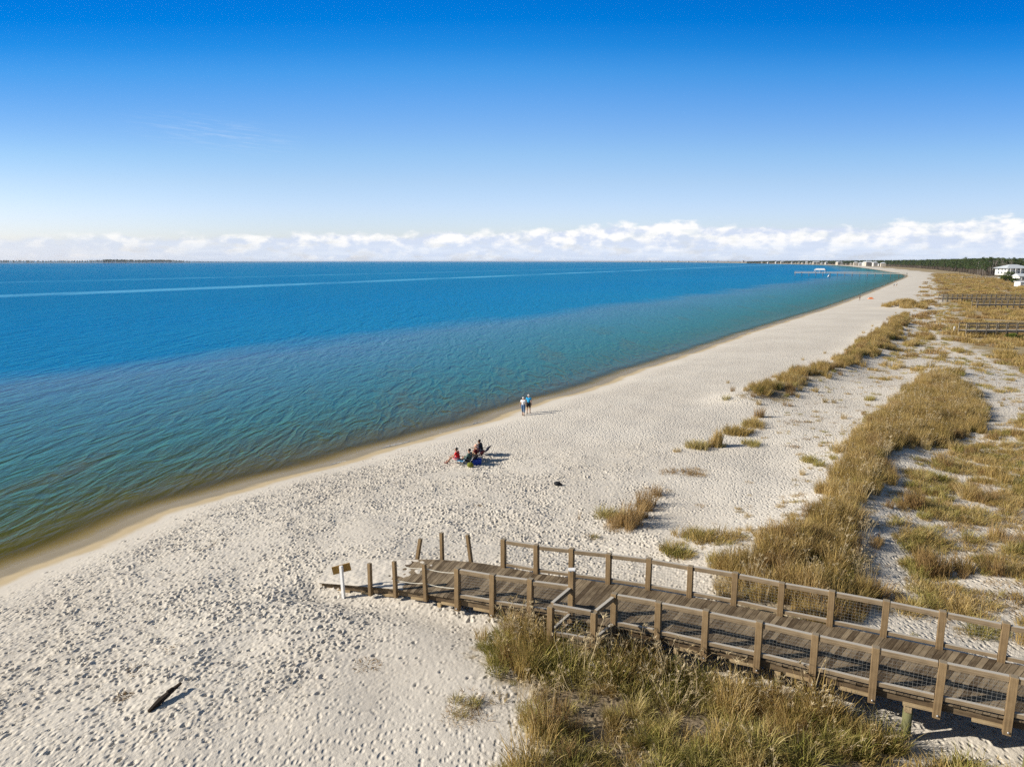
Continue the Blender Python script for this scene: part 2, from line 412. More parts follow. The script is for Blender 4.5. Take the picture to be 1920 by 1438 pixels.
# ---- the sheet of sand
def axis(lo, hi, step, grow, far_lo, far_hi):
    a = list(np.arange(lo, hi+step/2, step)); d = step
    while a[-1] < far_hi: d *= grow; a.append(a[-1]+d)
    d = step; b = []
    c = a[0]
    while c > far_lo: d *= grow; c -= d; b.append(c)
    return np.array(b[::-1]+a)
FX0, FX1, FY0, FY1, FS = -21.5, 13.0, 14.0, 47.0, .036
gx = axis(FX0, FX1, FS, 1.04, -9000, 45000); gy = axis(FY0, FY1, FS, 1.04, -700, 70000)
X, Y = np.meshgrid(gx, gy)
S = shore_dist(X, Y)
Zb = ground_z(X, Y, S)
ix0 = int(np.searchsorted(gx, FX0-1e-6)); ix1 = int(np.searchsorted(gx, FX1+1e-6)); iy0 = int(np.searchsorted(gy, FY0-1e-6)); iy1 = int(np.searchsorted(gy, FY1+1e-6))
fx = X[iy0:iy1, ix0:ix1]; fy = Y[iy0:iy1, ix0:ix1]; fs = S[iy0:iy1, ix0:ix1]
ny, nx = fx.shape
def gauss_noise(sig, seed):
    r = np.random.default_rng(seed).standard_normal((ny, nx))
    ky = np.fft.fftfreq(ny, FS)[:, None]; kx = np.fft.rfftfreq(nx, FS)[None, :]
    g = np.fft.irfft2(np.fft.rfft2(r)*np.exp(-2*(math.pi*sig)**2*(kx**2+ky**2)), s=(ny, nx))
    return g/g.std()
# trodden sand: how churned it is in each place
calm = np.zeros((ny, nx))
CALM = np.array([at(*q, 1.15) for q in [(330, 1450), (560, 1320), (700, 1215), (760, 1135), (900, 1160), (960, 1450)]])
dc = poly_dist(CALM, fx, fy, True); calm = np.clip(np.where(inside(CALM, fx, fy), .5+dc/2.5, .5-dc/2.5), 0, 1)
CALM2 = np.array([at(*q, 1.3) for q in [(1230, 960), (1400, 860), (1560, 800), (1640, 760), (1560, 960), (1330, 1070)]])
dc = poly_dist(CALM2, fx, fy, True); calm = np.maximum(calm, .72*np.clip(np.where(inside(CALM2, fx, fy), .5+dc/2.5, .5-dc/2.5), 0, 1))
edge = np.minimum(np.minimum(fx-FX0, FX1-fx), np.minimum(fy-FY0+2, FY1-fy)); fade = np.clip(edge/6, 0, 1)
tread = np.clip((fs-1.6)/2.2, 0, 1)*(1-.86*calm)*fade
tread = tread*np.clip(.97+.15*gauss_noise(1.3, 9)+.16*gauss_noise(.55, 12), .3, 1.2)
dz = np.zeros((ny, nx))
rs = np.random.default_rng(11)
NFP = 92000
cxs = rs.uniform(FX0+.5, FX1-.5, NFP); cys = rs.uniform(FY0+.5, FY1-.5, NFP); an = rs.normal(.95, .6, NFP); sz = np.minimum(rs.lognormal(-.80, .36, NFP), .95)
dep = rs.gamma(5, .0102, NFP)*np.clip(sz, .4, 1.35); kk = rs.uniform(0, 1, NFP)
rr = 7
oy, ox = np.mgrid[-rr:rr+1, -rr:rr+1]*FS
for i in range(NFP):
    jx = int(round((cxs[i]-FX0)/FS)); jy = int(round((cys[i]-FY0)/FS))
    if jx < rr or jy < rr or jx >= nx-rr or jy >= ny-rr: continue
    w = tread[jy, jx]
    if kk[i] > .12 + .9*w or w <= 0.02: continue
    ca, sa = math.cos(an[i]), math.sin(an[i])
    u = (ox*ca+oy*sa)/(.098*sz[i]); v = (-ox*sa+oy*ca)/(.060*sz[i])
    q = u*u+v*v
    dz[jy-rr:jy+rr+1, jx-rr:jx+rr+1] += dep[i]*max(w, .45)*(-1.15*np.exp(-q)+.52*np.exp(-(np.sqrt(q)-1.55)**2*3.2))
dz = np.clip(dz, -.095, .055)
dz += tread*(.0068*gauss_noise(.048, 1)+.0045*gauss_noise(.10, 6)+.010*gauss_noise(.35, 2)) + fade*np.clip(fs/3, 0, 1)*(.0022*gauss_noise(.06, 4)+.012*gauss_noise(.8, 3))
Zb[iy0:iy1, ix0:ix1] += dz
trodden = np.zeros_like(Zb)
hyp = np.hypot(X, Y)
trodden = np.clip((S-2)/2, 0, 1)*np.clip((190-hyp)/120, 0, 1)
sub = trodden[iy0:iy1, ix0:ix1]; trodden[iy0:iy1, ix0:ix1] = sub*(1-fade)+.14*fade*sub
VEG = veg_cover(X, Y, S)
H_, W_ = X.shape
idx = np.arange(H_*W_).reshape(H_, W_)
Q = np.stack([idx[:-1, :-1], idx[:-1, 1:], idx[1:, 1:], idx[1:, :-1]], -1).reshape(-1, 4)
keep = (S.ravel()[Q].max(1) > -60)
Q = Q[keep]; used, inv = np.unique(Q, return_inverse=True); Q = inv.reshape(-1, 4)
Pv = np.stack([X.ravel(), Y.ravel(), Zb.ravel()], -1)[used]
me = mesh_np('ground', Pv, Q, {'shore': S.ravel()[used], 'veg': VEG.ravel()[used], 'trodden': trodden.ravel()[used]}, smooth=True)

m, N = material('sand')
tc = N.n('ShaderNodeTexCoord'); ob = tc.outputs['Object']
sh = N.attr('shore').outputs['Fac']; vg = N.attr('veg').outputs['Fac']; tr = N.attr('trodden').outputs['Fac']
big = N.noise(ob, .12, 4); mid = N.noise(ob, .9, 4); fine = N.noise(ob, 9, 3)
dry = N.mix(mid, (.505, .455, .385), (.615, .565, .485))
dry = N.mix(N.smooth(big, .35, .7), dry, N.mix(fine, (.575, .525, .445), (.655, .605, .525)))
speck = N.noise(ob, 3.2, 5, .75)
dry = N.mix(N.math('MULTIPLY', N.smooth(speck, .66, .74), N.smooth(sh, 3.0, 9.0, .9, .28)), dry, (.16, .11, .065))
# drift lines of weed run along the shore
cmb = N.n('ShaderNodeCombineXYZ'); sep = N.n('ShaderNodeSeparateXYZ'); N.l(ob, sep.inputs[0])
N.l(N.math('MULTIPLY', N.math('ADD', sh, N.math('MULTIPLY', N.math('SUBTRACT', N.noise(ob, .35, 2), .5), 2.4)), 1.15), cmb.inputs[0]); N.l(N.math('MULTIPLY', sep.outputs[1], .10), cmb.inputs[1])
wr = N.noise(cmb.outputs[0], 2.2, 6, .7)
wl = N.math('MULTIPLY', N.math('MULTIPLY', N.smooth(wr, .60, .72), N.smooth(sh, 1.6, 2.6)), N.smooth(sh, 7.0, 13.0, .62, 0.0))
dry = N.mix(wl, dry, (.15, .105, .07))
shn = N.math('ADD', sh, N.math('MULTIPLY', N.math('SUBTRACT', N.noise(ob, .7, 3), .5), 1.1))
damp = N.mix(mid, (.44, .345, .205), (.52, .42, .27))
c = N.mix(N.smooth(shn, 1.0, 1.7), damp, dry)
swash = N.mix(mid, (.25, .20, .12), (.33, .27, .17))
c = N.mix(N.smooth(shn, .25, .8), swash, c)
bed = N.mix(mid, (.27, .195, .055), (.38, .28, .10))
c = N.mix(N.smooth(shn, -1.5, -.5), bed, c)
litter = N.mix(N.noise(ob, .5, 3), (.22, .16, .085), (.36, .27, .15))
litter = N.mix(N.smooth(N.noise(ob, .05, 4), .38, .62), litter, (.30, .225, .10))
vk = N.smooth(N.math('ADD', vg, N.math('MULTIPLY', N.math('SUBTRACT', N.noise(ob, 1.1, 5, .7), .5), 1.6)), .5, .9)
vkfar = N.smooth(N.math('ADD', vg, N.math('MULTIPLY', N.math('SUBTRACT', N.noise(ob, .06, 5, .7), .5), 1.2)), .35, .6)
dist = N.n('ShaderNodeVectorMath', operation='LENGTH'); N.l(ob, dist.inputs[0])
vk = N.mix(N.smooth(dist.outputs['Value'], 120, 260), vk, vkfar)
litter = N.mix(N.math('MULTIPLY', N.smooth(vg, .6, .95), N.smooth(dist.outputs['Value'], 120, 60)), litter, N.mix(N.noise(ob, 1.7, 4), (.10, .068, .036), (.25, .18, .095)))  # darkest under dense grass: shade between the tufts painted into the litter colour
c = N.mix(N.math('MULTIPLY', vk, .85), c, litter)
b = N.n('ShaderNodeBsdfPrincipled', ins={'Specular IOR Level': .12})
N.l(c, b.inputs['Base Color']); N.l(N.smooth(shn, .2, 1.0, .45, .95), b.inputs['Roughness'])
N.l(N.smooth(shn, .2, 1.0, .12, .05), b.inputs['Specular IOR Level'])
vo = N.n('ShaderNodeTexVoronoi', feature='SMOOTH_F1', ins={'Scale': 5.2, 'Smoothness': .35, 'Randomness': 1.0}); N.l(N.mapping(ob, (1.25, .8, 1), (0, 0, .5)), vo.inputs['Vector'])
lump = N.noise(ob, 4.2, 4, .6)
h = N.math('ADD', N.math('MULTIPLY', N.smooth(vo.outputs['Distance'], .05, .5), .055), N.math('MULTIPLY', lump, .07))
h = N.math('ADD', N.math('MULTIPLY', h, tr), N.math('MULTIPLY', N.noise(ob, 14, 4, .65), N.smooth(sh, 1.5, 3.0, .0, .011)))
bp = N.n('ShaderNodeBump', ins={'Strength': .9, 'Distance': 1.0}); N.l(h, bp.inputs['Height']); N.l(bp.outputs[0], b.inputs['Normal'])
finish(N, b.outputs[0])
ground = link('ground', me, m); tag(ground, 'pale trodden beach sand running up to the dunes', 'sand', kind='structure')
M['sand'] = m

# ------------------------------------------------------------------ water
wx = axis(-70, 70, .9, 1.06, -70000, 60000); wy = axis(20, 130, .9, 1.06, -60, 110000)
X2, Y2 = np.meshgrid(wx, wy); S2 = shore_dist(X2, Y2)
h2, w2 = X2.shape; id2 = np.arange(h2*w2).reshape(h2, w2)
Q2 = np.stack([id2[:-1, :-1], id2[:-1, 1:], id2[1:, 1:], id2[1:, :-1]], -1).reshape(-1, 4)
Q2 = Q2[S2.ravel()[Q2].min(1) < 1.0]
us, inv = np.unique(Q2, return_inverse=True)
me = mesh_np('water', np.stack([X2.ravel(), Y2.ravel(), 0*X2.ravel()], -1)[us], inv.reshape(-1, 4), {'shore': S2.ravel()[us]}, smooth=True)
m, N = material('sea_water')
tc = N.n('ShaderNodeTexCoord'); ob = tc.outputs['Object']; sh = N.attr('shore').outputs['Fac']
off = N.math('MULTIPLY', sh, -1.0)
lo = N.noise(N.mapping(ob, (1, .45, 1), (0, 0, R(-25))), .035, 4, .6)
o2 = N.math('ADD', off, N.math('MULTIPLY', N.math('SUBTRACT', lo, .5), N.smooth(off, 6, 60, 4, 34)))
body = N.ramp(N.math('DIVIDE', o2, 200.0, clamp=True), [(0, (.22, .155, .018)), (.012, (.118, .102, .009)), (.032, (.074, .092, .016)), (.068, (.060, .122, .078)), (.15, (.072, .146, .170)), (.24, (.098, .158, .242)), (.31, (.006, .122, .300)), (.6, (.0, .108, .320)), (1, (.0, .092, .285))])
# sand bars and weed under the water
bar = N.noise(N.mapping(ob, (1.0, .22, 1), (0, 0, R(-10))), .16, 4, .6)
body = N.mix(N.math('MULTIPLY', N.smooth(bar, .5, .68), N.smooth(off, 18, 38, .6, 0)), body, (.105, .090, .012))
# wind waves: crests run up the beach, three sizes
rotv = lambda a: (0, 0, R(a))
w0 = N.noise(N.mapping(ob, (.20, .055, 1), rotv(-4)), 1.0, 3, .55, dist=.4)
w1 = N.noise(N.mapping(ob, (.62, .17, 1), rotv(-8)), 1.0, 2, .5, dist=.5)
w2_ = N.noise(N.mapping(ob, (1.5, .42, 1), rotv(12)), 1.0, 3, .55, dist=.4)
w3 = N.noise(N.mapping(ob, (4.2, 1.9, 1), rotv(-20)), 1.0, 3, .6)
ridge = lambda v: N.math('SUBTRACT', 1.0, N.math('ABSOLUTE', N.math('MULTIPLY', N.math('SUBTRACT', v, .5), 4.0)))
hgt = N.math('ADD', N.math('ADD', N.math('MULTIPLY', ridge(w0), N.smooth(off, 4, 60, 0, .26)), N.math('MULTIPLY', ridge(w1), .155)), N.math('ADD', N.math('MULTIPLY', ridge(w2_), .055), N.math('MULTIPLY', w3, .05)))
hgt = N.math('MULTIPLY', hgt, N.smooth(off, .3, 6, .15, 1.0))
# slicks: long bands where the wind has not roughened the surface
def band(p, q, wd, soft):
    (x1, y1), (x2, y2) = p, q; L = math.hypot(x2-x1, y2-y1); nx_, ny_ = -(y2-y1)/L, (x2-x1)/L
    s3 = N.n('ShaderNodeSeparateXYZ'); N.l(ob, s3.inputs[0])
    d = N.math('ADD', N.math('MULTIPLY', s3.outputs[0], nx_), N.math('ADD', N.math('MULTIPLY', s3.outputs[1], ny_), -(x1*nx_+y1*ny_)))
    wob = N.math('MULTIPLY', N.math('SUBTRACT', N.noise(ob, .006, 4, .6), .5), wd*2.2)
    return N.smooth(N.math('ABSOLUTE', N.math('ADD', d, wob)), wd*.35, wd*soft, 1, 0)
brk = N.smooth(N.noise(N.mapping(ob, (1, .3, 1), rotv(-30)), .02, 4, .65), .32, .60, .25, 1)
slick = N.math('MAXIMUM', band((-215, 212), (347, 1326), 13, 1.4), N.math('MULTIPLY', band((-330, 410), (-100, 800), 12, 1.5), .5))
slick = N.math('MULTIPLY', slick, brk)
patch = N.smooth(N.noise(N.mapping(ob, (1, .5, 1), rotv(-35)), .006, 5, .6), .35, .65, .6, 1.2)
hgt = N.math('MULTIPLY', hgt, patch)
bp = N.n('ShaderNodeBump', ins={'Distance': 1.0}); N.l(hgt, bp.inputs['Height']); N.l(N.math('MULTIPLY', N.math('SUBTRACT', 1.0, N.math('MULTIPLY', slick, .6)), .85), bp.inputs['Strength'])
b = N.n('ShaderNodeBsdfDiffuse'); N.l(N.mix(N.math('MULTIPLY', slick, .72), body, (.16, .42, .66)), b.inputs['Color']); N.l(bp.outputs[0], b.inputs['Normal'])  # slicks paler: bright sky reflection put into the water's diffuse colour
gl = N.n('ShaderNodeBsdfGlossy', ins={'Roughness': .08, 'Color': (.12, .78, .98, 1)}); N.l(bp.outputs[0], gl.inputs['Normal'])
fr = N.n('ShaderNodeFresnel', ins={'IOR': 1.33}); N.l(bp.outputs[0], fr.inputs['Normal'])
wm = N.n('ShaderNodeMixShader'); N.l(N.math('MINIMUM', N.math('MULTIPLY', fr.outputs[0], .65), .27), wm.inputs[0]); N.l(b.outputs[0], wm.inputs[1]); N.l(gl.outputs[0], wm.inputs[2]); b = wm
tp = N.n('ShaderNodeBsdfTransparent'); mx = N.n('ShaderNodeMixShader')
N.l(N.smooth(off, .3, 3.4, .06, 1.0), mx.inputs[0]); N.l(tp.outputs[0], mx.inputs[1]); N.l(b.outputs[0], mx.inputs[2])
finish(N, mx.outputs[0])
water = link('water', me, m); tag(water, 'blue bay water, brown and clear along the beach', 'sea', kind='structure')

# ------------------------------------------------------------------ boardwalk
def zd(X): return 1.72+.045*X if X > -1 else 1.675+.09*(X+1)
FAR = [(-6.9, 25.75), (-5.4, 25.62), (-3.75, 25.32), (-2.7, 25.05), (-1.55, 24.62), (-.32, 24.04), (.9, 23.40), (2.12, 22.90), (3.39, 22.40), (4.67, 21.84), (5.93, 21.20), (7.19, 20.54), (8.40, 19.78), (9.63, 19.08), (10.87, 18.38), (12.06, 17.66), (13.28, 16.93), (14.5, 16.2), (15.72, 15.46), (16.94, 14.72), (18.2, 13.96), (19.5, 13.2)]
NEAR = [(-7.2, 23.95), (-5.95, 23.52), (-5.1, 23.22), (-4.2, 22.9), (-3.08, 22.42), (-1.87, 21.79), (-.65, 21.18), (.59, 20.66), (1.88, 20.13), (3.16, 19.52), (4.39, 18.90), (5.61, 18.22), (6.90, 17.53), (8.13, 16.79), (9.36, 16.05), (10.62, 15.36), (11.88, 14.67), (13.14, 13.96), (14.40, 13.26), (15.66, 12.55), (16.9, 11.85)]
def resample(P, n):
    P = np.array(P); d = np.r_[0, np.cumsum(np.hypot(*np.diff(P, axis=0).T))]; t = np.linspace(0, d[-1], n)
    return np.stack([np.interp(t, d, P[:, 0]), np.interp(t, d, P[:, 1])], -1)
bw = empty('boardwalk', (FAR[10][0], FAR[10][1]-1.3, gz(5.4, 19.9)))
tag(bw, 'weathered wooden boardwalk with post-and-rail sides ramping down onto the beach', 'boardwalk')
BINV = Matrix.Translation(bw.location).inverted()
def bpart(mb, name, mat, label=None, parent=None, bevel=0, smooth=False):
    o = mb.build(name, mat, parent or bw, smooth)
    if parent is None: o.matrix_parent_inverse = BINV
    if label: o['label'] = label
    if bevel:
        bv = o.modifiers.new('bevel', 'BEVEL'); bv.width = bevel; bv.segments = 1
    return o
NP = 178
fa = resample(FAR, NP); ne = resample(NEAR, NP)
dk = MB()
for i in range(NP-1):
    a0 = fa[i]; a1 = fa[i]*.07+fa[i+1]*.93; b0 = ne[i]; b1 = ne[i]*.07+ne[i+1]*.93
    e = random.uniform(-.012, .03); t = random.uniform(-.003, .003)
    dirn = (b0-a0)/np.linalg.norm(b0-a0)
    q = []
    for zz in (-.038, 0):
        for p_ in (b0+dirn*e, a0-dirn*.01, a1-dirn*.01, b1+dirn*e):
            q.append((p_[0], p_[1], zd(p_[0])+zz+t))
    dk.hexa([q[0], q[1], q[2], q[3], q[4], q[5], q[6], q[7]], float(np.linalg.norm(b0-a0)))
bpart(dk, 'deck', M['deck'])
# joists and side boards
for P in (FAR, NEAR):
    mb = MB(); C0 = np.array([5.5, 19.9])
    for i in range(len(P)-1):
        p, q = Vector((*P[i], 0)), Vector((*P[i+1], 0)); d = (q-p).normalized(); nrm = Vector((d.y, -d.x, 0))
        if (Vector((*C0, 0))-p).dot(nrm) < 0: nrm = -nrm
        a = p+nrm*.10; b_ = q+nrm*.10
        mb.bar((a.x, a.y, zd(p.x)-.155), (b_.x, b_.y, zd(q.x)-.155), .045, .22)
        a = p.lerp(q, random.uniform(.42, .55))+nrm*.045; b_ = p.lerp(q, .94)+nrm*.045
        m2 = MB(); m2.bar((a.x, a.y, zd(a.x)-.285), (b_.x, b_.y, zd(b_.x)-.285), .05, .085); bpart(m2, 'edge_board', M['beam'])
    bpart(mb, 'side_beam', M['stringer'])
def post(x, y, z0, z1, w=.175, tilt=(0, 0), label=None, parent=None, bolts=False):
    tilt = (tilt[0]+random.uniform(-.018, .018), tilt[1]+random.uniform(-.018, .018)); z1 += random.uniform(-.025, .03)
    mb = MB(); mb.bar((x, y, z0), (x+tilt[0], y+tilt[1], z1), w, w, up=(.5+random.uniform(-.05, .05), .87, 0))
    o = bpart(mb, 'post', M['post'], label, bevel=.008)
    if bolts:
        bo = MB(); bo.blob((x-.04, y-.105, z0+.10), (.028, .02, .028), 8, 5); bo.build('bolt', M['bolt'], o, True)
    return o
def rails(p, q, zp, zq, hp=1.02, hq=None, wire=True, low=.13):
    hq = hp if hq is None else hq
    d = Vector((q[0]-p[0], q[1]-p[1], 0)); L = d.length; d.normalize(); e = .089
    a = (p[0]+d.x*e, p[1]+d.y*e); c = (q[0]-d.x*e, q[1]-d.y*e)
    sag = random.uniform(-.012, .012)
    mb = MB(); mb.bar((*a, zp+hp+sag), (*c, zq+hq-sag), .115, .145); bpart(mb, 'top_rail', M['rail'], bevel=.008)
    mb = MB(); mb.bar((*a, zp+low), (*c, zq+low), .10, .115); bpart(mb, 'bottom_rail', M['rail'], bevel=.008)
    if wire:
        mb = MB(); n = max(2, int(L/.105))
        for k in range(1, n):
            t = k/n; x = a[0]+(c[0]-a[0])*t; y = a[1]+(c[1]-a[1])*t; z = zp+(zq-zp)*t
            mb.bar((x, y, z+low+.05), (x, y, z+hp-.06), .004, .004)
        for k in range(1, 8):
            hh = low+.05+(hp-low-.11)*k/8
            mb.bar((*a, zp+hh), (*c, zq+hh), .004, .004)
        bpart(mb, 'wire_mesh', M['wire'])
# far side
for i in range(5, len(FAR)-2):
    x, y = FAR[i]; post(x, y, zd(x)-.35, zd(x)+1.12)
    if i < len(FAR)-3: rails(FAR[i], FAR[i+1], zd(x), zd(FAR[i+1][0]))
# near side
for i in list(range(5, 8))+list(range(9, len(NEAR)-1)):
    x, y = NEAR[i]; post(x, y, zd(x)-.42, zd(x)+1.12, bolts=True)
post(1.88, 20.13, zd(1.88)-.75, zd(1.88)+1.62, .18, label='tall post with a pale stained top beside the landing')
mb = MB(); mb.box((1.88, 20.13, zd(1.88)+1.645), (.20, .20, .04)); bpart(mb, 'post_cap', M['white'], 'pale stained cap on the tallest post')
for i in list(range(5, 8))+list(range(9, len(NEAR)-2)):
    rails(NEAR[i], NEAR[i+1], zd(NEAR[i][0]), zd(NEAR[i+1][0]))
# bare rope posts at the ramp
for (bx, by), (tx, ty), hh in (((-3.80, 25.42), (-3.60, 25.30), .88), ((-2.74, 25.16), (-2.72, 25.10), 1.12), ((-1.55, 24.72), (-1.70, 24.70), 1.06)):
    z = zd(bx); post(bx, by, z-.3, z+hh, .13, (tx-bx, ty-by), 'leaning bare post without a rail')
RP = [(-5.15, 23.12, -.02, .05, .98), (-4.18, 22.84, -.02, 0, 1.10), (-3.03, 22.36, -.04, 0, 1.10)]
for x, y, tx, ty, hh in RP:
    z = zd(x); post(x, y, z-.28, z+hh, .13, (tx, ty), 'bare post carrying only rope')
for (p, q) in ((RP[1], RP[2]), (RP[2], (-1.87, 21.79, 0, 0, 1.1))):
    for hh in (.98, .42):
        mb = MB(); pts = []
        for k in range(13):
            t = k/12; x = p[0]+(q[0]-p[0])*t; y = p[1]+(q[1]-p[1])*t
            pts.append((x, y+.0, zd(p[0])*(1-t)+zd(q[0])*t+hh-.055*4*t*(1-t)-.03))
        mb.tube(pts, .014, 6); bpart(mb, 'rope', M['rope'], smooth=True)
# side landing, half its floor gone
zl = zd(2.0)
T, L1, L2, T2 = (1.88, 20.13), (1.17, 19.22), (2.44, 18.78), (3.16, 19.52)
post(*L1, zl-.75, zl+.93); post(*L2, zl-.75, zl+.95)
rails(T, L1, zl, zl-.10, 1.0, 1.0, wire=False); rails(L1, L2, zl-.10, zl-.10, 1.0); rails(L2, T2, zl-.1, zl, 1.0, 1.0, wire=False)
mb = MB(); mb.bar((L1[0]+.08, L1[1]-.03, zl-.32), (L2[0]-.08, L2[1]+.03, zl-.32), .05, .20); mb.bar((L1[0], L1[1]+.1, zl-.32), (T[0]-.03, T[1]-.1, zl-.2), .05, .2); mb.bar((L2[0]+.03, L2[1]+.1, zl-.32), (T2[0]-.05, T2[1]-.1, zl-.2), .05, .2)
bpart(mb, 'landing_frame', M['beam'])
mb = MB()
for k in range(6):
    t = .60+k*.075
    p = Vector((L1[0]+(L2[0]-L1[0])*t, L1[1]+(L2[1]-L1[1])*t+.05, zl-.19)); q = Vector((T[0]+(T2[0]-T[0])*t, T[1]+(T2[1]-T[1])*t-.06, zl-.06))
    mb.bar(p, q, .088, .035)
bpart(mb, 'landing_deck', M['deck'], 'remaining floor boards of the broken landing')
mb = MB(); mb.bar((1.28, 19.35, zl-.42), (1.78, 19.98, zl-.16), .05, .15); mb.bar((1.5, 19.3, zl-.5), (2.05, 19.5, zl-.35), .06, .14); mb.bar((1.62, 19.12, zl-.45), (1.95, 19.75, zl-.3), .05, .05); mb.bar((1.3, 19.6, zl-.55), (2.0, 19.2, zl-.5), .12, .03)
bpart(mb, 'loose_board', M['grey_wood'], 'loose broken boards in the hole of the landing')
# piles and cross beams
for i in (4, 6, 10, 12, 14, 16, 18):
    nx_, ny_ = NEAR[i]; j = min(range(len(FAR)), key=lambda k: abs(FAR[k][0]-nx_-1.4)); fx_, fy_ = FAR[j]
    d = Vector((fx_-nx_, fy_-ny_, 0)).normalized()
    z = min(zd(nx_), zd(fx_))
    sx_, sy_ = (nx_+.75, ny_-.36) if i == 14 else (nx_+.5, ny_-.2)
    mb = MB(); mb.bar((sx_+d.x*.02, sy_+d.y*.02, z-.40), (fx_+.5-d.x*.1, fy_-.2-d.y*.1, zd(fx_)-.40), .16, .20); bpart(mb, 'cross_beam', M['beam'])
    for t in (.16, 2.3):
        x, y = sx_+d.x*t, sy_+d.y*t; g = gz(x, y)
        mb = MB(); mb.tube([(x, y, g-.3), (x, y, z-.5)], .115, 14); bpart(mb, 'pile', M['pile'], smooth=True)

# sand blown over the end of the ramp
n1, n2 = 220, 120
U, Vv = np.meshgrid(np.linspace(0, 1, n1), np.linspace(.006, 1.05, n2))
pa = resample(FAR[:5], n1); pb = resample(NEAR[:6], n1)
pa[:, 0] -= .35*np.linspace(1, 0, n1); pb[:, 0] -= .15*np.linspace(1, 0, n1)
sx_ = pb[None, :, 0]*(1-Vv)+pa[None, :, 0]*Vv; sy_ = pb[None, :, 1]*(1-Vv)+pa[None, :, 1]*Vv
cover = .66-U*1.12+.03*(Vv-.4)+.15*wav(sx_, sy_, 1.1, 4)+.10*wav(sx_, sy_, .38, 7)
hgt_ = np.clip(.085*cover, -.02, .05)+np.where(cover > .08, .007*wav(sx_, sy_, .22, 3)+.008*wav(sx_, sy_, .6, 2), 0)
hgt_ = np.where((Vv < 0), hgt_-.35, hgt_); hgt_ = np.minimum(hgt_, .006+.6*np.clip(Vv-.006, 0, 1))
hgt_ = np.where(Vv > 1.0, hgt_-.1, hgt_)
zz = np.vectorize(zd)(sx_)+hgt_
ii = np.arange(n1*n2).reshape(n2, n1); Q3 = np.stack([ii[:-1, :-1], ii[:-1, 1:], ii[1:, 1:], ii[1:, :-1]], -1).reshape(-1, 4)
Q3 = Q3[(hgt_.ravel()[Q3].max(1) > 0)]
me = mesh_np('sand_drift', np.stack([sx_.ravel(), sy_.ravel(), zz.ravel()], -1), Q3, {'shore': np.full(n1*n2, 30.), 'veg': np.zeros(n1*n2), 'trodden': np.full(n1*n2, .1)}, True)
o = link('sand_drift', me, M['sand']); tag(o, 'smooth drift of sand lying over the end of the ramp', 'sand', kind='stuff')

# the sign on the beach
sxp, syp, szp = pick(645, 1121)
sg = empty('beach_sign', (sxp, syp, szp)); tag(sg, 'brown board sign on a white post beside the ramp', 'sign')
mb = MB(); mb.bar((0, 0, -.2), (-.06, .02, 1.25), .10, .10, up=(.4, .9, 0)); mb.build('signpost', M['white'], sg)
mb = MB(); mb.bar((-.38, .02, 1.05), (.25, .16, 1.17), .035, .30); o = mb.build('board', M['sign'], sg)

# ------------------------------------------------------------------ other boardwalks behind
def far_walk(label, px0, py0, px1, z, bays, sp, hide=0):
    x0, y0 = at(px0, py0, z); g = gz(x0, y0)
    d = Vector((1.0, -.02, 0)).normalized()
    r = empty('boardwalk', (x0, y0, g)); tag(r, label, 'boardwalk')
    zr = z-g
    mb = MB(); n = int(bays*sp/.15)
    for k in range(n):
        mb.box((k*.15+.07, .9, zr), (.135, 1.9, .04))
    mb.build('deck', M['grey_wood'], r)
    mb = MB(); mb.bar((0, 0, zr-.16), (bays*sp, 0, zr-.16), .05, .22); mb.bar((0, 1.8, zr-.16), (bays*sp, 1.8, zr-.16), .05, .22); mb.build('side_beam', M['grey_wood'], r)
    for yy in (0, 1.85):
        for k in range(bays+1):
            mb = MB(); mb.bar((k*sp, yy, -.4), (k*sp, yy, zr+1.1), .13, .13); mb.build('post', M['grey_wood'], r)
        for hh, nm in ((1.0, 'top_rail'), (.5, 'middle_rail')):
            mb = MB(); mb.bar((0, yy+.01, zr+hh), (bays*sp, yy+.01, zr+hh), .05, .14); mb.build(nm, M['grey_wood'], r)
    return r
far_walk('grey boardwalk nearest behind the dune ridge, with well spaced posts', 1812, 620, 1920, 2.3, 14, 1.57)
far_walk('middle boardwalk running across the golden dune grass', 1832, 571, 1920, 2.5, 14, 1.5)
far_walk('most distant dark boardwalk crossing the dune grass, below the white house', 1767, 559, 1920, 2.4, 24, 1.42)
x, y, z = pick(1789, 624)
t = empty('marker_post', (x, y, z)); tag(t, 'white marker post at the foot of the grey boardwalk', 'post')
mb = MB(); mb.bar((0, 0, -.2), (0, 0, 1.05), .24, .12); mb.build('shaft', M['white'], t); mb = MB(); mb.bar((-.5, .2, -.2), (-.5, .2, .75), .10, .10); mb.build('stake', M['rope'], t)

# ------------------------------------------------------------------ people on the beach
face_sea = math.atan2(-.80, .60) * 1.0            # turn about Z so that +Y looks to the upper left
def stand_at(label, px, py, J, k, rz, **kw):
    x, y, z = pick(px, py)
    return person(label, J, loc=(x, y, z-.02), rz=rz, k=k, **kw)
WALK = R(-14)
Jm = standing(.16, .10); Jw = standing(-.15, -.08)
stand_at('person walking in a bright blue shirt and dark shorts along the wet sand', 991, 775, Jm, .96, WALK, skin=M['skin'], shirt=M['cloth_blue'], legs=M['cloth_black'], hair=M['hair_grey'], shoe=M['cloth_charcoal'])
stand_at('person walking in a white top and rolled blue jeans beside the blue-shirted walker', 981, 779, Jw, .93, WALK, skin=M['skin'], shirt=M['cloth_white'], legs=M['cloth_denim'], hair=M['hair_grey'], shoe=M['cloth_khaki'], long_legs=.45)

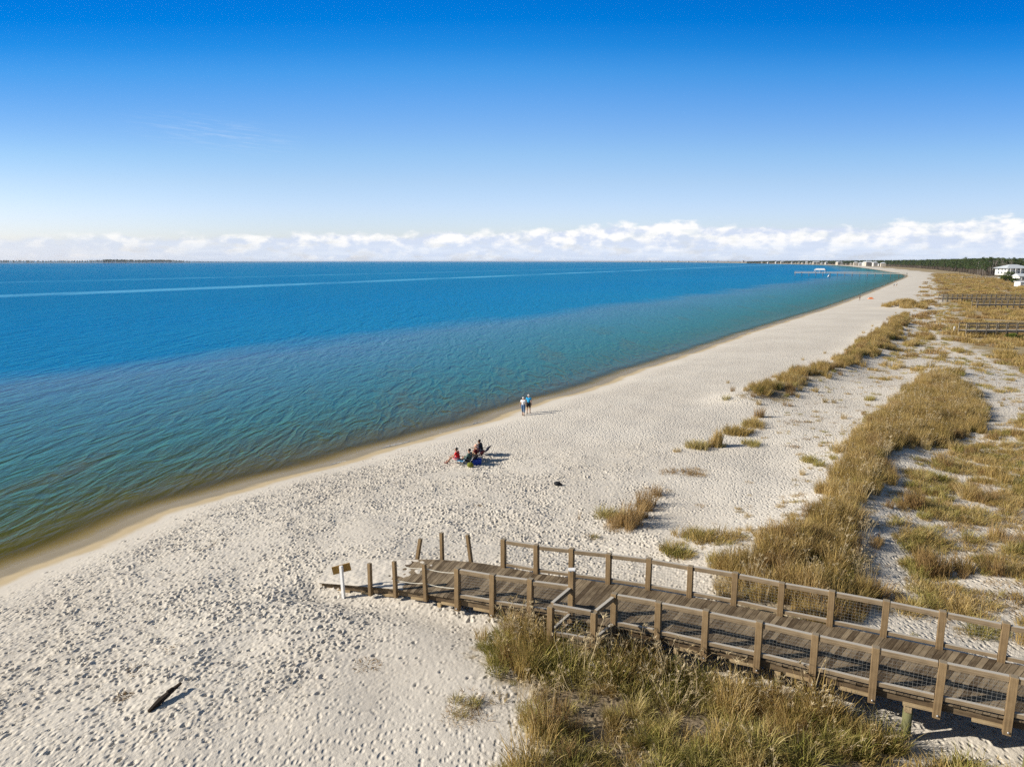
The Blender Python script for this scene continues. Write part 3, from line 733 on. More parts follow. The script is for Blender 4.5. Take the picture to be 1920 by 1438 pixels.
def beach_chair(label, x, y, z, rz, fab, k=1.0, back=R(28)):
    r = empty('beach_chair', (x, y, z), rz); tag(r, label, 'chair'); r.scale = (k, k, k*.76)
    mb = MB(); mb.poly([(-.27, -.22, .34), (.27, -.22, .34), (.27, .24, .38), (-.27, .24, .38), (-.27, -.22, .32), (.27, -.22, .32), (.27, .24, .36), (-.27, .24, .36)], [(0, 1, 2, 3), (7, 6, 5, 4), (0, 4, 5, 1), (1, 5, 6, 2), (2, 6, 7, 3), (3, 7, 4, 0)])
    mb.build('seat', fab, r)
    s, c = math.sin(back), math.cos(back); h = .62
    mb = MB(); mb.hexa([(-.26, -.23, .36), (.26, -.23, .36), (.26, -.255, .37), (-.26, -.255, .37), (-.24, -.23-s*h, .36+c*h), (.24, -.23-s*h, .36+c*h), (.24, -.255-s*h, .36+c*h), (-.24, -.255-s*h, .36+c*h)])
    mb.build('backrest', fab, r)
    for sx in (-.29, .29):
        mb = MB(); mb.tube([(sx, .28, 0), (sx, -.22, .36), (sx, -.23-s*.66, .36+c*.66)], .014, 6); mb.build('frame', M['metal'], r, True)
        mb = MB(); mb.tube([(sx, -.30, 0), (sx, .26, .38), (sx, .24, .55)], .014, 6); mb.build('leg', M['metal'], r, True)
        mb = MB(); mb.bar((sx, -.34, .57), (sx, .26, .56), .05, .025); mb.build('armrest', M['cloth_charcoal'], r)
    return r
F1 = R(62)      # facing the water
SITTERS = [
 ('person in a red shirt sitting forward on the light blue chair', 'low light blue beach chair behind the red shirt', 866, 870, R(70), dict(skin=M['skin'], shirt=M['cloth_red'], legs=M['cloth_pink'], hair=M['hair_dark'], shoe=M['cloth_maroon']), 'cloth_sky', dict(lean=.10, fold=.02, reach=.80), -.22),
 ('person in a grey-green shirt and black shorts sitting in the black chair', 'black beach chair between the blue and the maroon one', 881, 871, R(58), dict(skin=M['skin'], shirt=M['cloth_green'], legs=M['cloth_black'], hair=M['hair_dark'], shoe=M['cloth_charcoal'], sleeves='long'), 'cloth_black', dict(lean=-.02), 0),
 ('person with a pale hat sitting low in the maroon chair', 'maroon beach chair with a cream bag beside it', 893, 863, R(55), dict(skin=M['skin'], shirt=M['cloth_maroon'], legs=M['cloth_khaki'], hair=M['hair_grey'], shoe=M['cloth_khaki'], hat=M['cloth_peach']), 'cloth_maroon', dict(lean=-.08), 0),
 ('tanned person with dark hair leaning forward out of the navy chair', 'navy beach chair with a tall open back, farthest of the circle', 905, 853, R(64), dict(skin=M['skin_tan'], shirt=M['cloth_charcoal'], legs=M['cloth_navy'], hair=M['hair_dark'], shoe=M['cloth_black'], sleeves='none'), 'cloth_navy', dict(lean=.16, fold=.06), .05)]
for pl, cl, px, py, rz, kw, fab, pose, fwd in SITTERS:
    x, y, z = pick(px, py); z -= .02
    beach_chair(cl, x, y, z, rz, M[fab], 1.0)
    person(pl, sitting(**pose), loc=(x-math.sin(rz)*abs(fwd), y+math.cos(rz)*abs(fwd), z+.01), rz=rz, k=.90, **kw)
# their belongings
x, y, z = pick(897, 866)
bg = empty('tote_bag', (x+.05, y-.15, z), R(25)); tag(bg, 'cream canvas tote bag standing by the maroon chair', 'bag')
mb = MB(); mb.hexa([(-.2, -.09, 0), (.2, -.09, 0), (.2, .09, 0), (-.2, .09, 0), (-.24, -.07, .42), (.24, -.07, .42), (.24, .07, .42), (-.24, .07, .42)]); mb.build('bag_body', M['cloth_cream'], bg)
for yy in (-.07, .07):
    mb = MB(); mb.tube([(-.1, yy, .4), (-.08, yy, .55), (0, yy, .6), (.08, yy, .55), (.1, yy, .4)], .012, 6); mb.build('handle', M['cloth_cream'], bg, True)
x, y, z = pick(893, 870)
cb = empty('cooler', (x, y-.1, z), R(15)); tag(cb, 'royal blue cooler on the sand behind the chairs', 'cooler')
mb = MB(); mb.hexa([(-.26, -.16, 0), (.26, -.16, 0), (.26, .16, 0), (-.26, .16, 0), (-.29, -.18, .30), (.29, -.18, .30), (.29, .18, .30), (-.29, .18, .30)]); mb.build('box', M['cloth_royal'], cb)
mb = MB(); mb.box((0, 0, .33), (.62, .39, .055)); mb.build('lid', M['cloth_royal'], cb)
mb = MB(); mb.tube([(-.31, -.02, .25), (-.33, 0, .40), (0, 0, .46), (.33, 0, .40), (.31, .02, .25)], .014, 6); mb.build('handle', M['cloth_white'], cb, True)
x, y, z = pick(882, 875)
yb = empty('beach_bag', (x, y-.05, z)); tag(yb, 'small olive green bag in the shade of the black chair', 'bag')
mb = MB(); mb.blob((0, 0, .13), (.21, .14, .17), 12, 8, .06); mb.build('bag_body', M['cloth_lime'], yb, True)
mb = MB(); mb.tube([(-.12, 0, .24), (0, 0, .38), (.12, 0, .24)], .012, 6); mb.build('handle', M['cloth_charcoal'], yb, True)
# dark rucksack alone on the sand
x, y, z = pick(1045, 910)
rk = empty('rucksack', (x, y, z), R(-15)); rk.scale = (.75, .75, .75); tag(rk, 'black rucksack lying alone on the open beach', 'rucksack')
mb = MB(); mb.blob((0, 0, .14), (.26, .16, .17), 14, 9, .08); mb.build('bag_body', M['cloth_black'], rk, True)
mb = MB(); mb.blob((.22, -.02, .10), (.16, .10, .10), 10, 7, .08); mb.build('pocket', M['cloth_black'], rk, True)
mb = MB(); mb.tube([(-.15, -.1, .2), (-.05, -.2, .12), (.12, -.2, .06), (.2, -.1, .06)], .018, 6); mb.build('strap', M['cloth_charcoal'], rk, True)
# driftwood board
A = pick(279, 1338); B = pick(341, 1293)
lg = empty('driftwood_log', ((A[0]+B[0])/2, (A[1]+B[1])/2, (A[2]+B[2])/2)); tag(lg, 'charred black driftwood beam lying on the trodden sand', 'driftwood')
dx, dy = (B[0]-A[0])/2, (B[1]-A[1])/2
mb = MB(); mb.bar((-dx, -dy, .05), (-dx*.2, -dy*.2, .15), .09, .08, w2=.16, h2=.13); mb.bar((-dx*.22, -dy*.22, .148), (dx, dy, .24), .145, .12, w2=.08, h2=.06); mb.bar((dx*.1, dy*.1+.02, .24), (dx*.5, dy*.5, .27), .09, .07, w2=.05, h2=.04)
o = mb.build('beam', M['drift'], lg); bv = o.modifiers.new('bevel', 'BEVEL'); bv.width = .02; bv.segments = 2
# blue bucket half hidden in the ridge grass
x, y, z = pick(1644, 1012)
bk = empty('bucket', (x, y, z), 0); bk.scale = (.62, .62, .62); tag(bk, 'blue plastic bucket half hidden in the grass ridge', 'bucket')
mb = MB(); mb.tube([(0, 0, 0), (0, 0, .38)], [.15, .19], 16); mb.build('pail', M['cloth_pail'], bk, True)
mb = MB(); mb.tube([(-.19, 0, .36), (-.12, 0, .5), (.12, 0, .5), (.19, 0, .36)], .012, 6); mb.build('handle', M['cloth_white'], bk, True)

# far along the beach
x, y, z = pick(1633, 561)
sh_ = empty('beach_shelter', (x, y, z)); sh_.scale = (.7, .7, .6); tag(sh_, 'small orange beach shelter far along the shore', 'shelter')
mb = MB(); mb.poly([(-1.2, -.7, 0), (1.2, -.7, 0), (1.3, .8, 0), (-1.3, .8, 0), (-.5, .3, 1.0), (.7, .3, 1.05)], [(0, 1, 5, 4), (1, 2, 5), (2, 3, 4, 5), (3, 0, 4), (3, 2, 1, 0)]); mb.build('canopy', M['cloth_orange'], sh_)
for sx in (-1.2, 1.2):
    mb = MB(); mb.tube([(sx, -.7, 0), (sx*.5, .28, 1.04)], .03, 6); mb.build('pole', M['metal'], sh_, True)
stand_at('small far person in dark clothes at the water near the orange shelter', 1612, 563, standing(.1, .05), 1.0, R(80), skin=M['skin'], shirt=M['cloth_charcoal'], legs=M['cloth_black'], hair=M['hair_dark'], shoe=M['cloth_black'])
stand_at('far person in pale clothes, left of two beyond the orange shelter', 1676, 538, standing(.1, .05), 1.0, R(10), skin=M['skin'], shirt=M['cloth_sky'], legs=M['cloth_khaki'], hair=M['hair_grey'], shoe=M['cloth_khaki'])
stand_at('far person in a white shirt, right of two beyond the orange shelter', 1681, 537, standing(-.1, .05), 1.0, R(10), skin=M['skin'], shirt=M['cloth_white'], legs=M['cloth_khaki'], hair=M['hair_dark'], shoe=M['cloth_khaki'])

# ------------------------------------------------------------------ foam where small waves break
def foam(px, L, wd, rz, label):
    x, y = at(*px, 0)
    n = 26; vs = []; fs = []
    for k in range(n+1):
        t = k/n; w = wd*math.sin(math.pi*t)**.6*(.6+.4*math.sin(k*1.9)*math.cos(k*.7))+.02
        c = (L*(t-.5), .12*math.sin(t*5))
        vs += [(c[0], c[1]-w, .02), (c[0], c[1]-w*.3, .075), (c[0], c[1]+w*.5, .07), (c[0], c[1]+w, .02)]
    for k in range(n):
        for j in range(3):
            a = 4*k+j; fs.append((a, a+4, a+5, a+1))
    mb = MB(); mb.poly(vs, fs); o = mb.build('foam', M['white'], None, True); o.location = (x, y, 0); o.rotation_euler = (0, 0, rz)
    tag(o, label, 'foam', kind='stuff')
foam((568, 888), 2.6, .13, R(52), 'white foam of a breaking ripple by the swash line')
foam((640, 868), 1.8, .06, R(50), 'thin foam line farther along the swash')
foam((470, 918), 2.2, .05, R(58), 'faint foam trace left of the breaking ripple'); foam((340, 951), 2.4, .05, R(62), 'faint foam trace on the left part of the swash'); foam((835, 812), 1.6, .06, R(50), 'short foam line beyond the seated group'); foam((900, 793), 1.6, .05, R(48), 'short foam line near the walkers')
foam((742, 835), 2.6, .09, R(52), 'thin white foam near the seated group')

# ------------------------------------------------------------------ dune grass
def blades(r, n, rad, h0, h1, lean, w, wind=.06, hpow=1.0, clump=1.0):
    a = r.uniform(0, 6.283, n); d = rad*np.sqrt(r.uniform(0, 1, n))**clump
    bx, by = d*np.cos(a), d*np.sin(a)
    h = h0+(h1-h0)*r.uniform(0, 1, n)**hpow
    h *= 1-.35*(d/max(rad, 1e-3))**2
    la = a+r.normal(0, .9, n); ln = lean*r.uniform(.25, 1.25, n)*h
    lx, ly = ln*np.cos(la)+wind*h, ln*np.sin(la)
    wa = r.uniform(0, 3.1416, n); ww = w*r.uniform(.6, 1.3, n)/2
    T = np.array([0, .4, .75, 1.0]); WD = np.array([1, .9, .6, .12])
    V = np.zeros((n, 4, 2, 3)); cur = r.uniform(1.4, 2.6, n)
    for k in range(4):
        t = T[k]; cx = bx+lx*t**cur; cy = by+ly*t**cur; cz = h*t*(1-.22*lean*t*t)
        for j, s in ((0, -1), (1, 1)):
            V[:, k, j, 0] = cx+s*ww*WD[k]*np.cos(wa); V[:, k, j, 1] = cy+s*ww*WD[k]*np.sin(wa); V[:, k, j, 2] = cz
    base = (np.arange(n)*8)[:, None]
    f = np.concatenate([base+np.array([[2*k, 2*k+1, 2*k+3, 2*k+2]]) for k in range(3)], 0)
    br = np.repeat(r.uniform(0, 1, n), 8); ht = np.tile(np.repeat(T, 2), n)
    return V.reshape(-1, 3), f, br
def cat_parts(parts):
    vs = []; fs = []; bs = []; o = 0
    for v, f, b_ in parts: vs.append(v); fs.append(f+o); bs.append(b_); o += len(v)
    return np.concatenate(vs), np.concatenate(fs), np.concatenate(bs)
def stalks(r, n, rad, h0, h1, head=True):
    """tall flower stems with drooping seed heads"""
    v, f, b_ = blades(r, n, rad, h0, h1, .22, .017, .12)
    parts = [(v, f, b_)]
    if head:
        tip = v.reshape(n, 4, 2, 3).mean(2)
        for i in range(n):
            v2, f2, b2 = blades(r, 7, .015, .13, .26, .55, .022, .25)
            v2[:, 2] *= .55; v2 += tip[i, 2]+(tip[i, 3]-tip[i, 2])*.55
            parts.append((v2, f2, np.full(len(b2), b_[i*8]*.5+.5)))
    return cat_parts(parts)
def grass_mat(name, ramp, tr=.30):
    m, N = material(name)
    br = N.attr('br').outputs['Fac']; oi = N.n('ShaderNodeObjectInfo')
    tc = N.n('ShaderNodeNewGeometry')
    big = N.noise(tc.outputs['Position'], .42, 4)
    f = N.math('ADD', N.math('MULTIPLY', br, .62), N.math('ADD', N.math('MULTIPLY', oi.outputs['Random'], .30), N.math('MULTIPLY', N.math('SUBTRACT', big, .46), 1.15)), clamp=True)
    c = N.ramp(f, ramp)
    d = N.n('ShaderNodeBsdfPrincipled', ins={'Roughness': .75, 'Specular IOR Level': .15}); N.l(c, d.inputs['Base Color'])
    t = N.n('ShaderNodeBsdfTranslucent'); N.l(c, t.inputs['Color'])
    mx = N.n('ShaderNodeMixShader', ins={0: tr}); N.l(d.outputs[0], mx.inputs[1]); N.l(t.outputs[0], mx.inputs[2]); finish(N, mx.outputs[0]); return m
G_GREEN = grass_mat('green_grass', [(0, (.095, .105, .020)), (.3, (.265, .245, .055)), (.6, (.45, .365, .13)), (1, (.60, .48, .25))])
G_GOLD = grass_mat('golden_grass', [(0, (.18, .138, .040)), (.35, (.365, .262, .085)), (.7, (.52, .37, .145)), (1, (.65, .51, .26))])
G_BROWN = grass_mat('brown_grass', [(0, (.14, .085, .035)), (.4, (.30, .19, .078)), (.75, (.44, .30, .13)), (1, (.55, .40, .20))])
G_STRAW = grass_mat('straw_grass', [(0, (.34, .25, .13)), (.5, (.54, .43, .25)), (1, (.66, .55, .36))])

PROTO = bpy.data.collections.new('grass_tuft_sources')
PIX = {}
def proto(key, v, f, br, mat):
    me = mesh_np('grass_tuft', v, f, {'br': br}); me.materials.append(mat)
    o = bpy.data.objects.new('%03d_tuft' % len(PROTO.objects), me); PROTO.objects.link(o)
    PIX.setdefault(key, []).append(len(PROTO.objects)-1)
gr = np.random.default_rng(21)
for k in range(4): proto('tall', *blades(gr, 120, .30, .45, 1.05, .38, .014), G_GOLD)
for k in range(3): proto('brown', *blades(gr, 120, .28, .45, 1.0, .30, .013), G_BROWN)
for k in range(4): proto('green', *blades(gr, 130, .30, .25, .72, .62, .015), G_GREEN)
for k in range(4): proto('low', *blades(gr, 100, .30, .12, .40, .9, .014), G_GREEN)
for k in range(3): proto('lowgold', *blades(gr, 90, .32, .12, .42, .8, .014), G_GOLD)
for k in range(3): proto('dead', *blades(gr, 60, .35, .06, .26, 1.5, .014), G_BROWN)
for k in range(4): proto('stalk', *stalks(gr, 10, .30, .95, 1.7), G_STRAW)
for k in range(4): proto('far', *blades(gr, 260, 1.1, .30, .85, .45, .040), G_GOLD)
for k in range(2): proto('fargreen', *blades(gr, 260, 1.1, .30, .75, .5, .040), G_GREEN)
for k in range(2): proto('farbrown', *blades(gr, 260, 1.1, .30, .85, .4, .040), G_BROWN)

def scatter_group():
    ng = bpy.data.node_groups.new('plant_scatter', 'GeometryNodeTree')
    ng.interface.new_socket('Geometry', in_out='INPUT', socket_type='NodeSocketGeometry')
    ng.interface.new_socket('Geometry', in_out='OUTPUT', socket_type='NodeSocketGeometry')
    return ng
def scatter(name, coll, pts, pid, scl, rot, label, cat):
    n = len(pts)
    me = bpy.data.meshes.new(name); me.vertices.add(n); me.vertices.foreach_set('co', np.asarray(pts, np.float32).ravel())
    a = me.attributes.new('pid', 'INT', 'POINT'); a.data.foreach_set('value', np.asarray(pid, np.int32))
    a = me.attributes.new('scl', 'FLOAT', 'POINT'); a.data.foreach_set('value', np.asarray(scl, np.float32))
    a = me.attributes.new('rot', 'FLOAT_VECTOR', 'POINT'); a.data.foreach_set('vector', np.asarray(rot, np.float32).ravel())
    o = bpy.data.objects.new(name, me); COL.objects.link(o)
    ng = scatter_group(); nd = ng.nodes
    gi = nd.new('NodeGroupInput'); go = nd.new('NodeGroupOutput'); ip = nd.new('GeometryNodeInstanceOnPoints'); ci = nd.new('GeometryNodeCollectionInfo')
    ci.inputs['Collection'].default_value = coll; ci.inputs['Separate Children'].default_value = True; ci.inputs['Reset Children'].default_value = True
    def na(nm, t):
        x = nd.new('GeometryNodeInputNamedAttribute'); x.data_type = t; x.inputs[0].default_value = nm
        return [s for s in x.outputs if s.enabled and s.name == 'Attribute'][0]
    L = ng.links
    L.new(gi.outputs[0], ip.inputs['Points']); L.new(ci.outputs[0], ip.inputs['Instance']); ip.inputs['Pick Instance'].default_value = True
    L.new(na('pid', 'INT'), ip.inputs['Instance Index']); L.new(na('scl', 'FLOAT'), ip.inputs['Scale']); L.new(na('rot', 'FLOAT_VECTOR'), ip.inputs['Rotation'])
    L.new(ip.outputs[0], go.inputs[0])
    o.modifiers.new('scatter', 'NODES').node_group = ng
    return tag(o, label, cat, kind='stuff')

DECKP = np.array(FAR[2:]+NEAR[2:][::-1])
def field(name, zone_, dens, kinds, label, clump=(2.2, .0), size=(.75, 1.25), soft=1.0, falloff=None, tilt=.12, seed=1):
    r = np.random.default_rng(seed)
    lo_, hi_ = zone_.min(0)-soft*1.5, zone_.max(0)+soft*1.5; n = int((hi_-lo_).prod()*dens)
    p = r.uniform(lo_, hi_, (n, 2))
    d = poly_dist(zone_, p[:, 0], p[:, 1], True); d = np.where(inside(zone_, p[:, 0], p[:, 1]), d, -d)
    p = p[d > -soft*2]; d = d[d > -soft*2]
    d = d+soft*(.6*wav(p[:, 0], p[:, 1], clump[0]*1.9, (seed+1) % 6)+.55*wav(p[:, 0], p[:, 1], clump[0]*.8, (seed+2) % 6))-.25*soft
    c = wav(p[:, 0], p[:, 1], clump[0], seed % 7)*.5+wav(p[:, 0], p[:, 1], clump[0]*2.7, seed % 5+2)*.5
    pr = np.clip((c-clump[1])*2.2+.5, 0, 1)*np.clip(d/soft, .006, 1)
    if falloff: pr = pr*falloff(p)
    k = r.uniform(0, 1, len(p)) < pr
    inner = inside(DECKP, p[:, 0], p[:, 1]) | (poly_dist(DECKP, p[:, 0], p[:, 1], True) < .22)
    p = p[k & ~inner]; c = c[k & ~inner]; d = d[k & ~inner]; n = len(p)
    z = ground_z(p[:, 0], p[:, 1])-.02
    names = [q[0] for q in kinds]; w = np.array([q[1] for q in kinds], float)
    pat = wav(p[:, 0], p[:, 1], 4.0, (seed+3) % 6)
    ch = np.empty(n, int)
    cum = np.cumsum(w/w.sum()); u = np.clip(r.uniform(0, 1, n)*.62+.19+.30*pat, 0, .999); ch = np.searchsorted(cum, u)
    pid = np.array([PIX[names[i]][r.integers(len(PIX[names[i]]))] for i in ch]) if n else np.zeros(0, int)
    scl = r.uniform(*size, n)*np.clip(.62+.4*d/soft, .55, 1.0)*np.clip(1+.22*wav(p[:, 0], p[:, 1], clump[0]*1.3, (seed+4) % 6), .6, 1.35)
    rot = np.stack([r.normal(0, tilt, n), r.normal(0, tilt, n), r.uniform(0, 6.283, n)], -1)
    scatter(name, PROTO, np.column_stack([p, z]), pid, scl, rot, label, 'grass')
    return n
cnt = {}
Z_TALL = zone([(880, 1195), (920, 1150), (1010, 1130), (1060, 1160), (1150, 1180), (1240, 1185), (1330, 1215), (1500, 1275), (1600, 1305), (1680, 1345), (1730, 1385), (1700, 1400), (1600, 1390), (1450, 1370), (1330, 1330), (1200, 1290), (1080, 1300), (980, 1290), (930, 1260)])
Z_LOW = zone([(920, 1290), (1080, 1290), (1200, 1280), (1330, 1320), (1450, 1350), (1600, 1365), (1720, 1362), (1830, 1388), (1940, 1400), (2010, 1540), (880, 1540), (930, 1430), (985, 1390), (960, 1330)])
cnt['green'] = field('dune_grass', Z_TALL, 15, [('dead', .5), ('low', 1.2), ('green', 3.4), ('tall', 1.7), ('brown', .7)], 'tall olive and straw dune grass pressed against the near railing of the boardwalk', (1.3, -.38), (.65, 1.5), .55, seed=3)
cnt['low'] = field('dune_grass', Z_LOW, 14, [('dead', 1.5), ('lowgold', 1.5), ('low', 1.7), ('green', 1.3), ('tall', 1.0), ('brown', .6)], 'looser dry grass with bare sand between at the bottom edge of the view', (1.1, -.18), (.55, 1.35), .55, seed=15)
cnt['greenst'] = field('seed_stalks', Z_TALL, 5.0, [('stalk', 1)], 'straw coloured seed stalks leaning over the olive grass', (1.1, .0), (.7, 1.25), .6, tilt=.26, seed=8)
cnt['lowst'] = field('seed_stalks', Z_LOW, 1.6, [('stalk', 1)], 'thin pale stalks among the dry grass at the bottom edge', (1.1, .1), (.5, .9), .6, tilt=.26, seed=18)
cnt['ridge'] = field('dune_grass', Z_RIDGE, 12, [('brown', 2.0), ('tall', 3.0), ('green', 1.3), ('lowgold', .6)], 'tall golden brown grass along the dune ridge beyond the boardwalk', (2.2, -.85), (.75, 1.25), .9, seed=4)
cnt['ridgest'] = field('seed_stalks', Z_RIDGE, 2.2, [('stalk', 1)], 'pale seed stalks standing over the dune ridge', (1.5, -.05), (.6, 1.0), .6, seed=9)
cnt['back'] = field('dune_grass', Z_BACK, 13, [('dead', 2.4), ('low', 1.0), ('lowgold', 2.8), ('green', .5), ('brown', 1.1), ('tall', .4)], 'sparse low tufts scattered over the white sand behind the ridge', (1.35, -.11), (.55, 1.35), .8, seed=5)
cnt['beach'] = field('dune_grass', Z_BEACH, 8, [('tall', 3), ('green', .8), ('brown', 1.2), ('lowgold', .6)], 'long strip of tall grass growing along the seaward dune', (3.6, -.35), (.85, 1.5), 2.0, seed=6)
cnt['mid'] = field('dune_grass', Z_MID, 2.8, [('dead', 1), ('low', 1), ('lowgold', 2), ('tall', .4)], 'scattered small tufts on the white flat between the dunes', (2.4, .18), (.8, 1.5), 1.0, seed=7)
fo = lambda p: np.clip(75/np.hypot(p[:, 0], p[:, 1]), .12, 1)**1.3
cnt['strip'] = field('dune_grass', Z_STRIP, 2.2, [('dead', .6), ('lowgold', 1.5), ('low', 1), ('farbrown', .4), ('far', .5)], 'broken low growth on the far white dune flat', (4, .15), (.8, 1.5), 2.0, fo, seed=11)
Z_SPR = zone([(1380, 800), (1560, 700), (1720, 560), (1800, 540), (1940, 700), (2100, 900), (2100, 1230), (1800, 1180), (1560, 1110), (1300, 1085), (1250, 1010), (1400, 930), (1520, 860)])
cnt['spr'] = field('ground_plants', Z_SPR, 8, [('dead', 3), ('lowgold', 1.3), ('low', 1)], 'thin litter of small dry sprigs all over the dune sand', (.9, .22), (.28, .72), 1.0, lambda p: np.clip(45/np.hypot(p[:, 0], p[:, 1]), .05, 1)**1.5, seed=23)
cnt['far'] = field('dune_grass', Z_FAR, .9, [('far', 3), ('farbrown', 1), ('fargreen', .8)], 'golden meadow of dune grass stretching to the far woods', (11, -.35), (.8, 1.3), 2.5, fo, seed=12)
print('GRASS', cnt)

CL = [ # px, py, parts (kind, count, spread, scale), label
 (1180, 988, [('tall_b', 5, .42, 1.45), ('tall_b', 5, .8, .8), ('dead', 6, .9, 1.2)], 'tallest upright brown clump on the open sand past the boardwalk'),
 (1214, 948, [('tall_b', 4, .45, 1.15), ('tall_b', 4, .8, .75), ('dead', 5, .9, 1.2)], 'brown clump just behind the tallest upright one'),
 (1194, 970, [('tall_b', 4, .5, 1.15), ('dead', 4, .7, 1.2)], 'rust brown clump joining the tallest one to the next behind it'),
 (1232, 926, [('tall_b', 3, .5, .85), ('dead', 5, .8, 1.2)], 'low brown clump at the upper end of the slanting brown row'),
 (1158, 980, [('tall_b', 3, .4, .75), ('lowgold', 3, .6, 1.1)], 'short brown clump at the lower end of the slanting brown row'),
 (1146, 968, [('low', 6, .6, 1.35)], 'low pale olive tuft seaward of the tallest brown clump'),
 (1088, 975, [('thin', 1, .08, 1.0)], 'thin reddish sprig standing alone seaward of the brown clumps'),
 (1108, 1010, [('dead', 3, .35, 1.0), ('low', 1, .2, .7)], 'flattened olive scrap close behind the boardwalk railing'),
 (1272, 1038, [('low', 4, .40, 1.4), ('lowgold', 3, .5, 1.3), ('dead', 2, .6, 1.2)], 'round olive tuft close behind the far railing'),
 (1292, 1008, [('low', 5, .5, 1.3), ('lowgold', 3, .5, 1.2)], 'olive tuft behind the round one by the railing'),
 (1345, 1015, [('lowgold', 8, .8, 1.4), ('low', 4, .8, 1.2)], 'wide olive gold tuft at the seaward foot of the grass ridge'),
 (1341, 838, [('tall_g', 4, .28, 1.35), ('tall_g', 4, .7, .8), ('low', 3, .8, 1.1)], 'upright greenish clump throwing a long blue shadow'),
 (1306, 838, [('low', 7, .55, 1.6)], 'bushy olive tuft left of the upright greenish clump'),
 (1270, 846, [('lowgold', 1, .2, .9)], 'tiny yellow tuft at the seaward end of its row'),
 (1412, 835, [('low', 5, .6, 1.3)], 'low flat green tuft lying in a clump shadow'),
 (1384, 812, [('lowgold', 9, .8, 1.7), ('tall', 4, .6, .8)], 'wide golden tuft in the gap between two dune strips'),
 (1412, 798, [('lowgold', 6, .7, 1.7), ('low', 3, .6, 1.4)], 'olive gold tuft adjoining the wide golden one'),
 (1425, 782, [('tall_b', 4, .3, 1.15)], 'small upright rust coloured clump beside a blue shadow'),
 (1278, 888, [('dead', 9, .9, 1.5)], 'flat dry brown mat of plants on bare sand'),
 (1305, 880, [('dead', 3, .6, .9)], 'outlying scrap of the flat dry brown mat'),
 (1525, 868, [('low', 6, .7, 1.3)], 'low olive tuft on open sand left of the grass ridge'),
 (1498, 838, [('dead', 2, .4, 1.0)], 'sparse brown sprig on the bare flat left of the ridge'),
 (1495, 790, [('dead', 3, .6, 1.1)], 'scraggy brown patch on the bare flat between dunes'),
 (1478, 760, [('tall_b', 2, .4, .7), ('dead', 2, .5, 1)], 'rusty tuft with a shadow at the foot of the seaward dune'),
 (1634, 750, [('low', 3, .5, 1.3)], 'lone green tuft on the white flat left of the ridge crest'),
 (878, 1328, [('dead', 9, .7, 1.0), ('low', 4, .6, .75)], 'flattened brown and olive mat on the sand left of the olive grass'),
 (1777, 700, [('tall', 12, 1.6, 1.2), ('low', 5, 1.8, 1.2)], 'broad rounded golden mound behind the ridge crest'),
 (1696, 568, [('tall', 110, 4.4, 1.7)], 'rounded golden mound standing alone beside the far beach'),
 (1735, 632, [('dead', 4, 1.2, 1.3), ('lowgold', 3, 1.0, 1.2)], 'brown patch on the white flat toward the marker post'),
 (1400, 905, [('dead', 1, .2, .8)], 'tiny brown sprig on the smooth sand before the ridge'),
 (1312, 948, [('dead', 1, .25, .9)], 'small dry sprig behind the brown clump shadows'),
]
def clump_mesh(parts, seed, base_=(0, 0, 0)):
    r = np.random.default_rng(seed); out = {}
    for kind, n, sp, sc in parts:
        for _ in range(n):
            if kind == 'tall_b': v = blades(r, 70, .24, .25, 1.15, .36, .014, .12, 1.3); mt = 0
            elif kind == 'tall_g': v = blades(r, 110, .20, .5, 1.2, .2, .014); mt = 1
            elif kind == 'tall': v = blades(r, 110, .35, .35, .9, .4, .018); mt = 1
            elif kind == 'thin': v = blades(r, 9, .08, .4, .8, .2, .014); mt = 0
            elif kind == 'low': v = blades(r, 100, .28, .14, .48, .8, .015); mt = 2
            elif kind == 'lowgold': v = blades(r, 100, .28, .14, .50, .75, .015); mt = 1
            else: v = blades(r, 60, .30, .05, .24, 1.5, .014); mt = 0
            a = r.uniform(0, 6.28); d = sp*math.sqrt(r.uniform(0, 1)); vv = v[0]*sc; ox_, oy_ = d*math.cos(a), d*math.sin(a)*(1.4 if sp > 3 else 1); vv[:, 0] += ox_; vv[:, 1] += oy_; vv[:, 2] += (gz(base_[0]+ox_, base_[1]+oy_)-base_[2] if sp > 1.5 else 0)-.015
            out.setdefault(mt, []).append((vv, v[1], v[2]))
    V_ = []; F_ = []; B_ = []; MI = []; o = 0
    for mt, ps in out.items():
        v, f, b_ = cat_parts(ps); V_.append(v); F_.append(f+o); B_.append(b_); MI.append(np.full(len(f), mt)); o += len(v)
    me = mesh_np('grass_clump', np.concatenate(V_), np.concatenate(F_), {'br': np.concatenate(B_)}, fmat=np.concatenate(MI))
    for q in (G_BROWN, G_GOLD, G_GREEN): me.materials.append(q)
    return me
for i, (px, py, parts, lab) in enumerate(CL):
    x, y, z = pick(px, py)
    if 'rounded golden mound standing' in lab: x, y = at(1696, 572, 2.0); z = gz(x, y)
    o = link('grass_clump', clump_mesh(parts, 100+i, (x, y, z))); o.location = (x, y, z)
    tag(o, lab, 'grass clump', 'grass clumps on the sand')
WD = [(335, 1216, .34, 'dark tangle of dried weed on the trodden sand, left part of the beach'), (258, 1256, .30, 'pale brown weed scrap up the beach from the driftwood beam'), (690, 1246, .42, 'ring of brown dried weed on smooth sand below the ramp'), (232, 1305, .2, 'small weed scrap close to the driftwood beam'), (895, 950, .3, 'weed scrap on the sand down from the seated group')]
